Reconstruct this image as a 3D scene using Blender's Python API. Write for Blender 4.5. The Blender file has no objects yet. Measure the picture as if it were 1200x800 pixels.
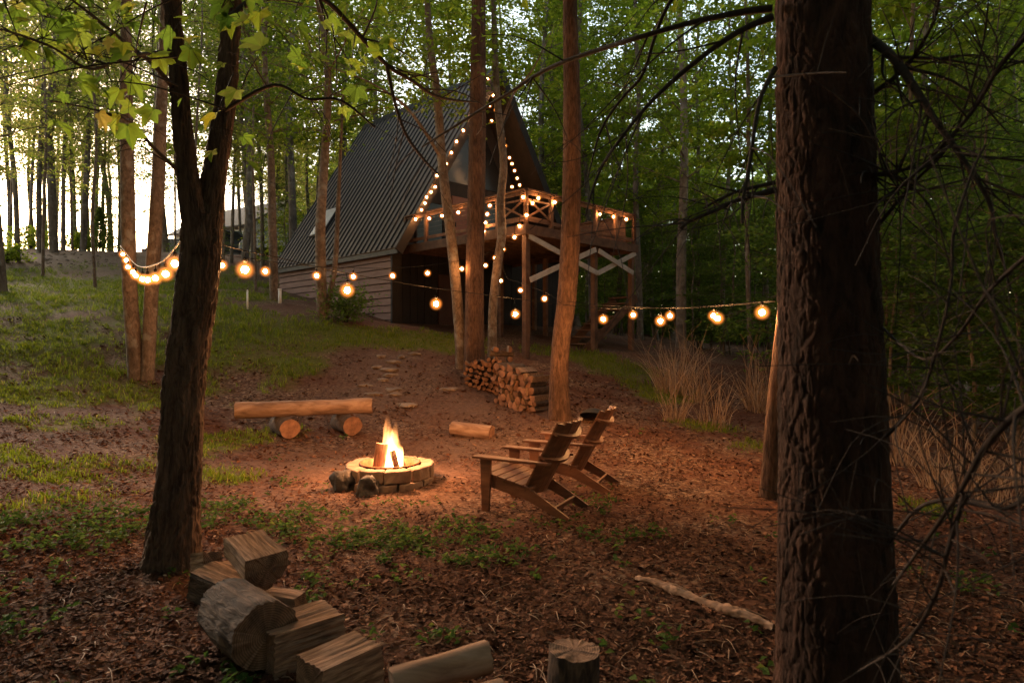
import bpy, math, random
import numpy as np
from mathutils import Vector, Matrix, Euler

R = math.radians
rng = np.random.default_rng(7)
random.seed(7)
sc = bpy.context.scene
COL = sc.collection

# ------------------------------------------------------------------ camera
EYE = 1.75
FPX = 750.0                                   # focal length in photo pixels (1200 wide)
cam_d = bpy.data.cameras.new('camera')
cam_d.sensor_width = 36.0
cam_d.lens = 36.0 * FPX / 1200.0
cam_d.clip_start = 0.05
cam_d.clip_end = 2000
cam_d.dof.use_dof = True
cam_d.dof.focus_distance = 8.5
cam_d.dof.aperture_fstop = 2.8
cam = bpy.data.objects.new('camera', cam_d)
cam.location = (0, 0, EYE)
cam.rotation_euler = (R(90), 0, 0)
COL.objects.link(cam)
sc.camera = cam

# ------------------------------------------------------------------ sky, sun, exposure
SUN_EL, SUN_AZ = 14.0, -46.0                   # azimuth measured from +Y towards +X
w = bpy.data.worlds.new('World')
sc.world = w
w.use_nodes = True
nt = w.node_tree
nt.nodes.clear()
sky = nt.nodes.new('ShaderNodeTexSky')
sky.sky_type = 'NISHITA'
sky.sun_disc = False
sky.sun_elevation = R(SUN_EL)
sky.sun_rotation = R(SUN_AZ)
sky.air_density = 1.0
sky.dust_density = 0.8
sky.ozone_density = 1.0
bg = nt.nodes.new('ShaderNodeBackground')
bg.inputs['Strength'].default_value = 0.13
wo = nt.nodes.new('ShaderNodeOutputWorld')
warm = nt.nodes.new('ShaderNodeMixRGB')              # dusk air and the warm white balance of the photograph
warm.blend_type = 'MULTIPLY'
warm.inputs['Fac'].default_value = 1.0
warm.inputs[2].default_value = (1.0, 0.80, 0.61, 1)
nt.links.new(sky.outputs['Color'], warm.inputs[1])
nt.links.new(warm.outputs['Color'], bg.inputs['Color'])
nt.links.new(bg.outputs['Background'], wo.inputs['Surface'])

sl = bpy.data.lights.new('sun', 'SUN')
sl.energy = 0.7
sl.angle = R(12)
sl.color = (1.0, 0.80, 0.62)
sun = bpy.data.objects.new('sun', sl)
az, el = R(SUN_AZ), R(SUN_EL + 6)
sdir = Vector((math.sin(az) * math.cos(el), math.cos(az) * math.cos(el), math.sin(el)))
sun.rotation_euler = sdir.to_track_quat('Z', 'Y').to_euler()
sun.location = (-40, 60, 30)
COL.objects.link(sun)

sc.view_settings.view_transform = 'Standard'
sc.view_settings.look = 'None'
sc.view_settings.gamma = 1.0
sc.view_settings.use_curve_mapping = False
sc.view_settings.exposure = 2.85
sc.cycles.use_denoising = True
sc.cycles.use_adaptive_sampling = True
sc.cycles.adaptive_threshold = 0.004
sc.cycles.max_bounces = 6
sc.cycles.diffuse_bounces = 3
sc.cycles.transmission_bounces = 4
sc.cycles.transparent_max_bounces = 8
sc.cycles.volume_bounces = 0
sc.cycles.caustics_reflective = False
sc.cycles.caustics_refractive = False
sc.cycles.sample_clamp_indirect = 4.0

BULB_STRENGTH = 260.0
FIRE_POWER = 38.0

# ------------------------------------------------------------------ numeric helpers
def P(px, py, d):
    return Vector(((px - 600.0) / FPX * d, d, EYE + (400.0 - py) / FPX * d))

def _hash(i, j, k, s):
    n = (i * 374761393 + j * 668265263 + k * 2147483647 + s * 1274126177).astype(np.int64) & 0xFFFFFFFF
    n = ((n ^ (n >> 13)) * 1274126177) & 0xFFFFFFFF
    n = (n ^ (n >> 16)) & 0xFFFFFFFF
    return n.astype(np.float64) / 4294967295.0

def vnoise(p, seed=0):
    """value noise in [-1, 1] for an (N,3) array"""
    p = np.asarray(p, float)
    f = np.floor(p).astype(np.int64)
    t = p - f
    t = t * t * (3 - 2 * t)
    out = 0
    for a in (0, 1):
        for b in (0, 1):
            for c in (0, 1):
                h = _hash(f[:, 0] + a, f[:, 1] + b, f[:, 2] + c, seed)
                wx = t[:, 0] if a else 1 - t[:, 0]
                wy = t[:, 1] if b else 1 - t[:, 1]
                wz = t[:, 2] if c else 1 - t[:, 2]
                out = out + h * wx * wy * wz
    return out * 2 - 1

def fbm(p, seed=0, octv=3):
    p = np.asarray(p, float)
    a, s, o = 1.0, 0.0, 0
    for k in range(octv):
        o = o + a * vnoise(p * (2.03 ** k), seed + k)
        s += a
        a *= 0.5
    return o / s

# ------------------------------------------------------------------ terrain height (thin-plate spline through surveyed points)
def w3(px, py, d):
    v = P(px, py, d)
    return (v.x, v.y, v.z)
CTRL = [(0, 0, 0), (-3, 1.5, .02), (3, 1.5, -.03), (0, -6, 0), (-8, -4, .3), (8, -4, -.3),
        w3(200, 663, 4.95), (-1.2, 4.2, .0), (.5, 4.0, 0), w3(978, 838, 3.0),
        (-1.4, 7.5, 0), (.3, 6.5, 0), (1.6, 6.3, -.02), w3(355, 515, 10.6), (-.7, 10.5, .1),
        w3(165, 443, 13), w3(655, 491, 11.5), w3(585, 468, 13), w3(550, 440, 14.5), w3(620, 420, 16.7),
        w3(458, 379, 20.2), w3(324, 340, 25.8), w3(378, 371, 17.5), w3(322, 353, 20),
        w3(80, 320, 26), w3(80, 294, 30), (-22, 36, 6.6), (-12, 36, 6.4), (-30, 55, 6.6), (-12, 55, 6.0),
        w3(0, 318, 24), w3(0, 440, 12), w3(0, 600, 5.6), (-16, 20, 3.4), (-14, 12, 1.6), (-10, 6, .7),
        w3(790, 487, 13), w3(690, 412, 18.5), w3(1100, 562, 9), w3(1150, 500, 14), w3(850, 420, 22),
        w3(950, 432, 25), w3(1200, 432, 30), (3.5, 7.5, -.02), (5, 5, -.1), (8, 8, -.3), (14, 14, -.4),
        (2.0, 26, 2.3), (-6, 34, 4.6), (4, 40, 2.6), (20, 45, 1.4), (35, 40, .8), (0, 70, 5), (40, 75, 3), (-40, 75, 8),
        (-60, 30, 7), (60, 30, 0), (-60, -30, 2), (60, -30, -2), (0, -40, 0), (0, 160, 8), (100, 160, 6), (-100, 160, 10)]
CA = np.array(CTRL, float)
def _tps_k(r2):
    return np.where(r2 > 1e-12, r2 * np.log(np.maximum(r2, 1e-12)) * 0.5, 0)
def _tps_solve():
    n = len(CA)
    d2 = ((CA[:, None, :2] - CA[None, :, :2]) ** 2).sum(-1)
    A = np.zeros((n + 3, n + 3))
    A[:n, :n] = _tps_k(d2) + np.eye(n) * 1.5
    A[:n, n] = 1
    A[:n, n + 1:] = CA[:, :2]
    A[n, :n] = 1
    A[n + 1:, :n] = CA[:, :2].T
    b = np.zeros(n + 3)
    b[:n] = CA[:, 2]
    return np.linalg.solve(A, b)
TW = _tps_solve()
def gza(x, y):
    x = np.asarray(x, float)
    y = np.asarray(y, float)
    d2 = (x[..., None] - CA[:, 0]) ** 2 + (y[..., None] - CA[:, 1]) ** 2
    n = len(CA)
    return _tps_k(d2) @ TW[:n] + TW[n] + TW[n + 1] * x + TW[n + 2] * y
def gz(x, y):
    return float(gza(np.array([x]), np.array([y]))[0])
def G(px, py):
    """the ground point seen at a photo pixel"""
    d = np.arange(1.5, 90, 0.05)
    z = EYE + (400.0 - py) / FPX * d
    g = gza((px - 600.0) / FPX * d, d)
    k = np.argmax(z <= g)
    if z[k] > g[k]:
        k = len(d) - 1
    return Vector(((px - 600.0) / FPX * d[k], d[k], g[k]))
def ground(px, d):
    x = (px - 600.0) / FPX * d
    return Vector((x, d, gz(x, d)))

# ------------------------------------------------------------------ object helpers
def setp(o, label=None, cat=None, group=None, kind=None):
    if label: o['label'] = label
    if cat: o['category'] = cat
    if group: o['group'] = group
    if kind: o['kind'] = kind
    return o
def empty(name, loc, label, cat, group=None, rz=0.0):
    o = bpy.data.objects.new(name, None)
    o.empty_display_size = 0.2
    o.location = loc
    o.rotation_euler = (0, 0, rz)
    COL.objects.link(o)
    return setp(o, label, cat, group)
def link(name, me, parent=None, loc=None):
    o = bpy.data.objects.new(name, me)
    if parent is not None: o.parent = parent
    if loc is not None: o.location = loc
    COL.objects.link(o)
    return o
def copy_tree(o, parent=None):
    c = o.copy()
    COL.objects.link(c)
    if parent is not None: c.parent = parent
    for ch in list(o.children):
        copy_tree(ch, c)
    return c
def np_mesh(name, V, F, mats, smooth=True, mi=None, attrs=None):
    """V (n,3); F (m,k) all polygons of k corners"""
    V = np.ascontiguousarray(V, np.float32)
    F = np.ascontiguousarray(F, np.int32)
    me = bpy.data.meshes.new(name)
    m, k = F.shape
    me.vertices.add(len(V))
    me.vertices.foreach_set('co', V.ravel())
    me.loops.add(m * k)
    me.loops.foreach_set('vertex_index', F.ravel())
    me.polygons.add(m)
    me.polygons.foreach_set('loop_start', np.arange(0, m * k, k, dtype=np.int32))
    if mi is not None: me.polygons.foreach_set('material_index', np.asarray(mi, np.int32))
    me.polygons.foreach_set('use_smooth', np.full(m, bool(smooth)))
    for a, arr in (attrs or {}).items():
        at = me.attributes.new(a, 'FLOAT', 'POINT')
        at.data.foreach_set('value', np.ascontiguousarray(arr, np.float32))
    for q in (mats if isinstance(mats, (list, tuple)) else [mats]): me.materials.append(q)
    me.update(calc_edges=True)
    me.validate()
    return me

class MB:
    """collects shapes, builds ONE mesh object"""
    def __init__(s):
        s.v, s.f, s.m = [], [], []
    def add(s, vs, fs, m=0):
        b = len(s.v)
        s.v += [tuple(v) for v in vs]
        s.f += [tuple(b + i for i in f) for f in fs]
        s.m += [m] * len(fs)
    def box(s, c, size, rot=None, m=0):
        c = Vector(c)
        hx, hy, hz = size[0] / 2, size[1] / 2, size[2] / 2
        M = rot if rot is not None else Matrix.Identity(3)
        vs = [c + M @ Vector((x, y, z)) for x in (-hx, hx) for y in (-hy, hy) for z in (-hz, hz)]
        s.add(vs, [(0, 1, 3, 2), (4, 6, 7, 5), (0, 4, 5, 1), (2, 3, 7, 6), (0, 2, 6, 4), (1, 5, 7, 3)], m)
        return s
    def bar(s, a, b, w, h, up=(0, 0, 1), m=0):
        a, b, up = Vector(a), Vector(b), Vector(up)
        d = (b - a)
        L = d.length
        d.normalize()
        side = d.cross(up)
        if side.length < 1e-4: side = d.cross(Vector((1, 0, 0)))
        side.normalize()
        u2 = side.cross(d)
        M = Matrix((d, side, u2)).transposed()
        return s.box((a + b) / 2, (L, w, h), M, m)
    def prism(s, pts, off, m=0):
        n = len(pts)
        off = Vector(off)
        A = [Vector(p) for p in pts]
        s.add(A + [p + off for p in A], [tuple(range(n))[::-1], tuple(range(n, 2 * n))] + [(i, (i + 1) % n, n + (i + 1) % n, n + i) for i in range(n)], m)
        return s
    def tube(s, pts, rad, n=8, m=0, cap=True, capm=None):
        pts = [Vector(p) for p in pts]
        if not hasattr(rad, '__len__'): rad = [rad] * len(pts)
        b = len(s.v)
        nrm = None
        for i, p in enumerate(pts):
            t = (pts[min(i + 1, len(pts) - 1)] - pts[max(i - 1, 0)]).normalized()
            if nrm is None:
                nrm = t.orthogonal().normalized()
            nrm = (nrm - t * nrm.dot(t))
            if nrm.length < 1e-5: nrm = t.orthogonal()
            nrm.normalize()
            bi = t.cross(nrm)
            for k in range(n):
                a = 2 * math.pi * k / n
                s.v.append(tuple(p + (nrm * math.cos(a) + bi * math.sin(a)) * rad[i]))
        for i in range(len(pts) - 1):
            for k in range(n):
                s.f.append((b + i * n + k, b + i * n + (k + 1) % n, b + (i + 1) * n + (k + 1) % n, b + (i + 1) * n + k))
                s.m.append(m)
        if cap:
            cm = m if capm is None else capm
            s.f.append(tuple(b + k for k in range(n))[::-1]); s.m.append(cm)
            e = b + (len(pts) - 1) * n
            s.f.append(tuple(e + k for k in range(n))); s.m.append(cm)
        return s
    def lathe(s, prof, c=(0, 0, 0), n=24, m=0, closed=False):
        c = Vector(c)
        b = len(s.v)
        for r, z in prof:
            for k in range(n):
                a = 2 * math.pi * k / n
                s.v.append(tuple(c + Vector((r * math.cos(a), r * math.sin(a), z))))
        q = len(prof)
        for i in range(q if closed else q - 1):
            j = (i + 1) % q
            for k in range(n):
                s.f.append((b + i * n + k, b + i * n + (k + 1) % n, b + j * n + (k + 1) % n, b + j * n + k))
                s.m.append(m)
        return s
    def mesh(s, name, mats, smooth=False, org=None, attrs=None):
        me = bpy.data.meshes.new(name)
        o = Vector(org) if org is not None else Vector()
        me.from_pydata([(v[0] - o.x, v[1] - o.y, v[2] - o.z) for v in s.v], [], s.f)
        for q in (mats if isinstance(mats, (list, tuple)) else [mats]): me.materials.append(q)
        me.polygons.foreach_set('material_index', s.m)
        me.polygons.foreach_set('use_smooth', [smooth] * len(s.f))
        me.update()
        return me
    def build(s, name, mats, parent=None, smooth=False, org=None, loc=None, bevel=0.0):
        o = link(name, s.mesh(name, mats, smooth, org), parent, loc)
        if bevel:
            b = o.modifiers.new('bevel', 'BEVEL')
            b.width = bevel; b.segments = 2; b.limit_method = 'ANGLE'
        return o

# ------------------------------------------------------------------ materials
def newmat(name):
    m = bpy.data.materials.new(name)
    m.use_nodes = True
    n = m.node_tree
    n.nodes.clear()
    return m, n, n.nodes, n.links
def ramp(nodes, stops):
    r = nodes.new('ShaderNodeValToRGB')
    els = r.color_ramp.elements
    while len(els) > len(stops): els.remove(els[-1])
    while len(els) < len(stops): els.new(0.5)
    for e, (p, c) in zip(els, stops):
        e.position = p
        e.color = (c[0], c[1], c[2], 1)
    return r
def noisy(name, stops, scale=6.0, stretch=(1, 1, 1), rough=0.8, bump=0.3, bdist=0.02, bscale=None, detail=6.0, metal=0.0, spec=0.3, objrand=0.0, distort=0.0):
    m, t, N, L = newmat(name)
    out = N.new('ShaderNodeOutputMaterial')
    b = N.new('ShaderNodeBsdfPrincipled')
    tc = N.new('ShaderNodeTexCoord')
    mp = N.new('ShaderNodeMapping')
    mp.inputs['Scale'].default_value = stretch
    L.new(tc.outputs['Object'], mp.inputs['Vector'])
    nz = N.new('ShaderNodeTexNoise')
    nz.inputs['Scale'].default_value = scale
    nz.inputs['Detail'].default_value = detail
    nz.inputs['Roughness'].default_value = 0.62
    nz.inputs['Distortion'].default_value = distort
    L.new(mp.outputs['Vector'], nz.inputs['Vector'])
    r = ramp(N, stops)
    L.new(nz.outputs['Fac'], r.inputs['Fac'])
    col = r.outputs['Color']
    if objrand:
        oi = N.new('ShaderNodeObjectInfo')
        mr = N.new('ShaderNodeMapRange')
        mr.inputs['To Min'].default_value = 1 - objrand
        mr.inputs['To Max'].default_value = 1 + objrand
        L.new(oi.outputs['Random'], mr.inputs['Value'])
        hs = N.new('ShaderNodeHueSaturation')
        L.new(mr.outputs['Result'], hs.inputs['Value'])
        L.new(col, hs.inputs['Color'])
        col = hs.outputs['Color']
    L.new(col, b.inputs['Base Color'])
    b.inputs['Roughness'].default_value = rough
    b.inputs['Metallic'].default_value = metal
    b.inputs['Specular IOR Level'].default_value = spec
    if bump:
        n2 = nz
        if bscale:
            n2 = N.new('ShaderNodeTexNoise')
            n2.inputs['Scale'].default_value = bscale
            n2.inputs['Detail'].default_value = detail
            L.new(mp.outputs['Vector'], n2.inputs['Vector'])
        bp = N.new('ShaderNodeBump')
        bp.inputs['Strength'].default_value = bump
        bp.inputs['Distance'].default_value = bdist
        L.new(n2.outputs['Fac'], bp.inputs['Height'])
        L.new(bp.outputs['Normal'], b.inputs['Normal'])
    L.new(b.outputs['BSDF'], out.inputs['Surface'])
    return m
def leafmat(name, stops, trans=0.45, rough=0.6, objrand=0.0, spec=0.2):
    m, t, N, L = newmat(name)
    out = N.new('ShaderNodeOutputMaterial')
    at = N.new('ShaderNodeAttribute')
    at.attribute_name = 'rnd'
    r = ramp(N, stops)
    L.new(at.outputs['Fac'], r.inputs['Fac'])
    col = r.outputs['Color']
    if objrand:
        oi = N.new('ShaderNodeObjectInfo')
        mr = N.new('ShaderNodeMapRange')
        mr.inputs['To Min'].default_value = 1 - objrand
        mr.inputs['To Max'].default_value = 1 + objrand
        L.new(oi.outputs['Random'], mr.inputs['Value'])
        hs = N.new('ShaderNodeHueSaturation')
        L.new(mr.outputs['Result'], hs.inputs['Value'])
        L.new(col, hs.inputs['Color'])
        col = hs.outputs['Color']
    b = N.new('ShaderNodeBsdfPrincipled')
    b.inputs['Roughness'].default_value = rough
    b.inputs['Specular IOR Level'].default_value = spec
    L.new(col, b.inputs['Base Color'])
    if trans:
        tr = N.new('ShaderNodeBsdfTranslucent')
        g = N.new('ShaderNodeHueSaturation')
        g.inputs['Value'].default_value = 2.7
        g.inputs['Saturation'].default_value = 1.05
        L.new(col, g.inputs['Color'])
        L.new(g.outputs['Color'], tr.inputs['Color'])
        mx = N.new('ShaderNodeMixShader')
        mx.inputs['Fac'].default_value = trans
        L.new(b.outputs['BSDF'], mx.inputs[1])
        L.new(tr.outputs['BSDF'], mx.inputs[2])
        L.new(mx.outputs['Shader'], out.inputs['Surface'])
    else:
        L.new(b.outputs['BSDF'], out.inputs['Surface'])
    return m
def barkmat(name, dark, light, zs=0.25, scale=14.0, bump=0.7, bdist=0.02, objrand=0.25, lichen=0.0):
    m, t, N, L = newmat(name)
    out = N.new('ShaderNodeOutputMaterial')
    b = N.new('ShaderNodeBsdfPrincipled')
    b.inputs['Roughness'].default_value = 0.9
    b.inputs['Specular IOR Level'].default_value = 0.15
    tc = N.new('ShaderNodeTexCoord')
    mp = N.new('ShaderNodeMapping')
    mp.inputs['Scale'].default_value = (1, 1, zs)
    L.new(tc.outputs['Object'], mp.inputs['Vector'])
    n1 = N.new('ShaderNodeTexNoise')
    n1.inputs['Scale'].default_value = scale
    n1.inputs['Detail'].default_value = 8
    n1.inputs['Roughness'].default_value = 0.65
    n1.inputs['Distortion'].default_value = 0.6
    L.new(mp.outputs['Vector'], n1.inputs['Vector'])
    v = N.new('ShaderNodeTexVoronoi')
    v.feature = 'DISTANCE_TO_EDGE'
    v.inputs['Scale'].default_value = scale * 1.4
    L.new(mp.outputs['Vector'], v.inputs['Vector'])
    r = ramp(N, [(0.30, dark), (0.52, [(a + c) / 2 for a, c in zip(dark, light)]), (0.75, light)])
    L.new(n1.outputs['Fac'], r.inputs['Fac'])
    n3 = N.new('ShaderNodeTexNoise')
    n3.inputs['Scale'].default_value = 1.7
    n3.inputs['Detail'].default_value = 4
    L.new(tc.outputs['Object'], n3.inputs['Vector'])
    r3 = ramp(N, [(0.3, (0.65, 0.65, 0.65)), (0.7, (1.25, 1.22, 1.18))])
    L.new(n3.outputs['Fac'], r3.inputs['Fac'])
    mu = N.new('ShaderNodeMixRGB')
    mu.blend_type = 'MULTIPLY'
    mu.inputs['Fac'].default_value = 1
    L.new(r.outputs['Color'], mu.inputs[1])
    L.new(r3.outputs['Color'], mu.inputs[2])
    col = mu.outputs['Color']
    if objrand:
        oi = N.new('ShaderNodeObjectInfo')
        mr = N.new('ShaderNodeMapRange')
        mr.inputs['To Min'].default_value = 1 - objrand
        mr.inputs['To Max'].default_value = 1 + objrand
        L.new(oi.outputs['Random'], mr.inputs['Value'])
        hs = N.new('ShaderNodeHueSaturation')
        L.new(mr.outputs['Result'], hs.inputs['Value'])
        L.new(col, hs.inputs['Color'])
        col = hs.outputs['Color']
    if lichen:
        n4 = N.new('ShaderNodeTexNoise')
        n4.inputs['Scale'].default_value = 5
        n4.inputs['Detail'].default_value = 5
        L.new(tc.outputs['Object'], n4.inputs['Vector'])
        r4 = ramp(N, [(0.55, (0, 0, 0)), (0.66, (lichen,) * 3)])
        L.new(n4.outputs['Fac'], r4.inputs['Fac'])
        mx = N.new('ShaderNodeMixRGB')
        mx.inputs[2].default_value = (0.34, 0.33, 0.29, 1)
        L.new(r4.outputs['Color'], mx.inputs['Fac'])
        L.new(col, mx.inputs[1])
        col = mx.outputs['Color']
    L.new(col, b.inputs['Base Color'])
    ad = N.new('ShaderNodeMath')
    ad.operation = 'MULTIPLY_ADD'
    ad.inputs[1].default_value = 0.6
    L.new(v.outputs['Distance'], ad.inputs[0])
    L.new(n1.outputs['Fac'], ad.inputs[2])
    bp = N.new('ShaderNodeBump')
    bp.inputs['Strength'].default_value = bump
    bp.inputs['Distance'].default_value = bdist
    L.new(ad.outputs['Value'], bp.inputs['Height'])
    L.new(bp.outputs['Normal'], b.inputs['Normal'])
    L.new(b.outputs['BSDF'], out.inputs['Surface'])
    return m
def emit(name, col, s):
    m, t, N, L = newmat(name)
    out = N.new('ShaderNodeOutputMaterial')
    e = N.new('ShaderNodeEmission')
    e.inputs['Color'].default_value = (*col, 1)
    e.inputs['Strength'].default_value = s
    L.new(e.outputs['Emission'], out.inputs['Surface'])
    return m

M = {}
M['bark_oak'] = barkmat('bark_oak', (0.030, 0.017, 0.012), (0.20, 0.12, 0.082), 0.16, 22, 1.0, 0.03)
M['bark_pine'] = barkmat('bark_pine', (0.007, 0.004, 0.003), (0.075, 0.036, 0.024), 0.3, 15, 1.0, 0.03, 0)
M['bark_maple'] = barkmat('bark_maple', (0.07, 0.045, 0.032), (0.27, 0.19, 0.14), 0.5, 18, 0.6, 0.012, 0.12, 0.35)
M['bark_poplar'] = barkmat('bark_poplar', (0.035, 0.018, 0.012), (0.19, 0.105, 0.070), 0.2, 26, 1.0, 0.02, 0.1)
M['bark_far'] = barkmat('bark_far', (0.06, 0.045, 0.036), (0.20, 0.155, 0.12), 0.35, 9, 0.5, 0.02, 0.35, 0.3)
M['twig'] = noisy('twig_bark', [(0.3, (0.012, 0.008, 0.007)), (0.7, (0.04, 0.026, 0.02))], 30, rough=0.9, bump=0.5, bdist=0.004)
M['leaf'] = leafmat('forest_leaf', [(0.0, (0.048, 0.070, 0.008)), (0.5, (0.098, 0.130, 0.014)), (0.88, (0.145, 0.165, 0.020)), (1.0, (0.17, 0.17, 0.04))], 0.55, objrand=0.25)
M['leaf_dark'] = leafmat('understorey_leaf', [(0.0, (0.030, 0.048, 0.008)), (0.6, (0.062, 0.088, 0.014)), (1.0, (0.105, 0.125, 0.024))], 0.5, objrand=0.25)
M['leaf_pale'] = leafmat('hazy_leaf', [(0.0, (0.09, 0.11, 0.025)), (0.6, (0.14, 0.15, 0.035)), (1.0, (0.19, 0.15, 0.06))], 0.5, objrand=0.2)  # leaf green lightened, with bloom and haze put into the colour
M['leaf_spring'] = leafmat('bright_spring_leaf', [(0.0, (0.07, 0.10, 0.015)), (0.6, (0.12, 0.145, 0.025)), (1.0, (0.18, 0.17, 0.05))], 0.55, objrand=0.15)
M['leaf_maple'] = leafmat('maple_leaf', [(0.0, (0.035, 0.065, 0.010)), (0.6, (0.075, 0.115, 0.016)), (0.9, (0.12, 0.15, 0.025)), (1.0, (0.14, 0.12, 0.03))], 0.6)
M['litter'] = leafmat('leaf_litter', [(0.0, (0.022, 0.009, 0.005)), (0.4, (0.075, 0.030, 0.016)), (0.7, (0.15, 0.066, 0.036)), (0.9, (0.24, 0.13, 0.078)), (1.0, (0.40, 0.29, 0.20))], 0.0, 0.9, 0.0, 0.08)
M['grass'] = leafmat('grass_blade', [(0.0, (0.055, 0.080, 0.008)), (0.5, (0.115, 0.145, 0.014)), (0.85, (0.165, 0.165, 0.024)), (1.0, (0.26, 0.18, 0.07))], 0.35)
M['weed'] = leafmat('weed_leaf', [(0.0, (0.022, 0.045, 0.010)), (0.6, (0.05, 0.085, 0.018)), (1.0, (0.10, 0.12, 0.03))], 0.3, 0.8, 0.0, 0.08)
M['reed'] = leafmat('dry_reed', [(0.0, (0.11, 0.062, 0.038)), (0.5, (0.26, 0.165, 0.105)), (1.0, (0.44, 0.32, 0.22))], 0.2)
M['cut'] = noisy('cut_wood_end', [(0.3, (0.11, 0.048, 0.026)), (0.6, (0.25, 0.118, 0.066)), (0.8, (0.38, 0.21, 0.125))], 9, rough=0.85, bump=0.35, bdist=0.006, bscale=40, objrand=0.25)
M['split'] = noisy('split_wood_face', [(0.3, (0.10, 0.062, 0.042)), (0.55, (0.25, 0.165, 0.115)), (0.8, (0.40, 0.29, 0.21))], 7, (1, 1, 1), rough=0.88, bump=0.6, bdist=0.012, bscale=26, objrand=0.12, distort=0.8)
M['logbark'] = noisy('log_bark', [(0.3, (0.035, 0.022, 0.016)), (0.6, (0.11, 0.068, 0.045)), (0.85, (0.20, 0.135, 0.095))], 12, rough=0.92, bump=0.8, bdist=0.02, objrand=0.3)
M['barelog'] = noisy('weathered_log', [(0.28, (0.12, 0.065, 0.04)), (0.5, (0.30, 0.19, 0.125)), (0.75, (0.44, 0.31, 0.22))], 4, (1, 1, 1), rough=0.85, bump=0.5, bdist=0.012, bscale=20, distort=1.0)
M['chair'] = noisy('stained_chair_wood', [(0.3, (0.10, 0.038, 0.019)), (0.6, (0.20, 0.080, 0.038)), (0.85, (0.29, 0.125, 0.06))], 5, (1, 1, 4), rough=0.55, bump=0.15, bdist=0.003, bscale=50, spec=0.4)
M['stone'] = noisy('pit_block_stone', [(0.3, (0.13, 0.082, 0.056)), (0.55, (0.25, 0.168, 0.115)), (0.8, (0.35, 0.245, 0.17))], 7, rough=0.92, bump=0.6, bdist=0.01, bscale=45, objrand=0.14)
M['rock'] = noisy('dark_rock', [(0.3, (0.018, 0.016, 0.015)), (0.55, (0.06, 0.05, 0.042)), (0.85, (0.22, 0.17, 0.13))], 6, rough=0.85, bump=0.9, bdist=0.03, bscale=14)
GST = (1.6, 16, 16)
M['split'] = noisy('split_wood_face', [(0.30, (0.07, 0.042, 0.028)), (0.48, (0.19, 0.108, 0.066)), (0.62, (0.32, 0.195, 0.125)), (0.8, (0.42, 0.28, 0.19))], 3.2, GST, rough=0.88, bump=0.8, bdist=0.012, objrand=0.15, distort=0.5)
M['barelog'] = noisy('weathered_log', [(0.28, (0.09, 0.05, 0.032)), (0.45, (0.23, 0.13, 0.08)), (0.6, (0.34, 0.21, 0.14)), (0.8, (0.45, 0.31, 0.21))], 1.6, (1.2, 4.5, 4.5), rough=0.85, bump=0.6, bdist=0.010, distort=0.9)
M['endgrain'] = noisy('weathered_end_grain', [(0.3, (0.05, 0.027, 0.017)), (0.55, (0.17, 0.095, 0.058)), (0.8, (0.28, 0.17, 0.11))], 9, (.3, 1, 1), rough=0.9, bump=0.7, bdist=0.012, bscale=34, objrand=0.2)
def add_rings(m):
    N, L = m.node_tree.nodes, m.node_tree.links
    b = [q for q in N if q.type == 'BSDF_PRINCIPLED'][0]
    src = b.inputs['Base Color'].links[0].from_socket
    tc = N.new('ShaderNodeTexCoord')
    wv = N.new('ShaderNodeTexWave'); wv.wave_type = 'RINGS'; wv.rings_direction = 'X'
    wv.inputs['Scale'].default_value = 26; wv.inputs['Distortion'].default_value = 2.5; wv.inputs['Detail'].default_value = 3; wv.inputs['Detail Scale'].default_value = 1.2
    L.new(tc.outputs['Object'], wv.inputs['Vector'])
    r = ramp(N, [(0.15, (.55, .5, .47)), (.6, (1.1, 1.08, 1.05))])
    L.new(wv.outputs['Fac'], r.inputs['Fac'])
    mx = N.new('ShaderNodeMixRGB'); mx.blend_type = 'MULTIPLY'; mx.inputs['Fac'].default_value = .9
    L.new(src, mx.inputs[1]); L.new(r.outputs['Color'], mx.inputs[2]); L.new(mx.outputs['Color'], b.inputs['Base Color'])
add_rings(M['endgrain'])
M['flag'] = noisy('path_stone', [(0.3, (0.12, 0.075, 0.052)), (0.7, (0.27, 0.19, 0.135))], 6, rough=0.9, bump=0.4, bdist=0.01, objrand=0.15)
M['steel'] = noisy('rusty_steel', [(0.3, (0.12, 0.045, 0.022)), (0.7, (0.30, 0.13, 0.065))], 14, rough=0.6, bump=0.15, bdist=0.003, metal=0.4)
M['blackmetal'] = noisy('black_metal', [(0.3, (0.010, 0.009, 0.009)), (0.7, (0.03, 0.026, 0.023))], 12, rough=0.6, bump=0.1, bdist=0.002, metal=0.3)
M['roof'] = noisy('roof_metal', [(0.3, (0.14, 0.102, 0.080)), (0.7, (0.20, 0.148, 0.118))], 1.4, rough=0.45, bump=0.06, bdist=0.004, bscale=5, metal=0.0, spec=0.5)
M['seam'] = noisy('roof_seam', [(0.3, (0.012, 0.010, 0.010)), (0.7, (0.022, 0.019, 0.018))], 3, rough=0.6, bump=0)
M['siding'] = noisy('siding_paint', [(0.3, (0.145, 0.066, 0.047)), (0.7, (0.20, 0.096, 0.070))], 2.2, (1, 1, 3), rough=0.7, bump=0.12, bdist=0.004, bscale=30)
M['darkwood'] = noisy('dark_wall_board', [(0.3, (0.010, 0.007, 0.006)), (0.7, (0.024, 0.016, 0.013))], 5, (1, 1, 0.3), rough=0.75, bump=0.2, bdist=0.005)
M['deckwood'] = noisy('deck_wood', [(0.3, (0.055, 0.026, 0.016)), (0.6, (0.12, 0.060, 0.036)), (0.85, (0.19, 0.105, 0.066))], 4, rough=0.8, bump=0.25, bdist=0.005, bscale=28, objrand=0.15)
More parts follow.
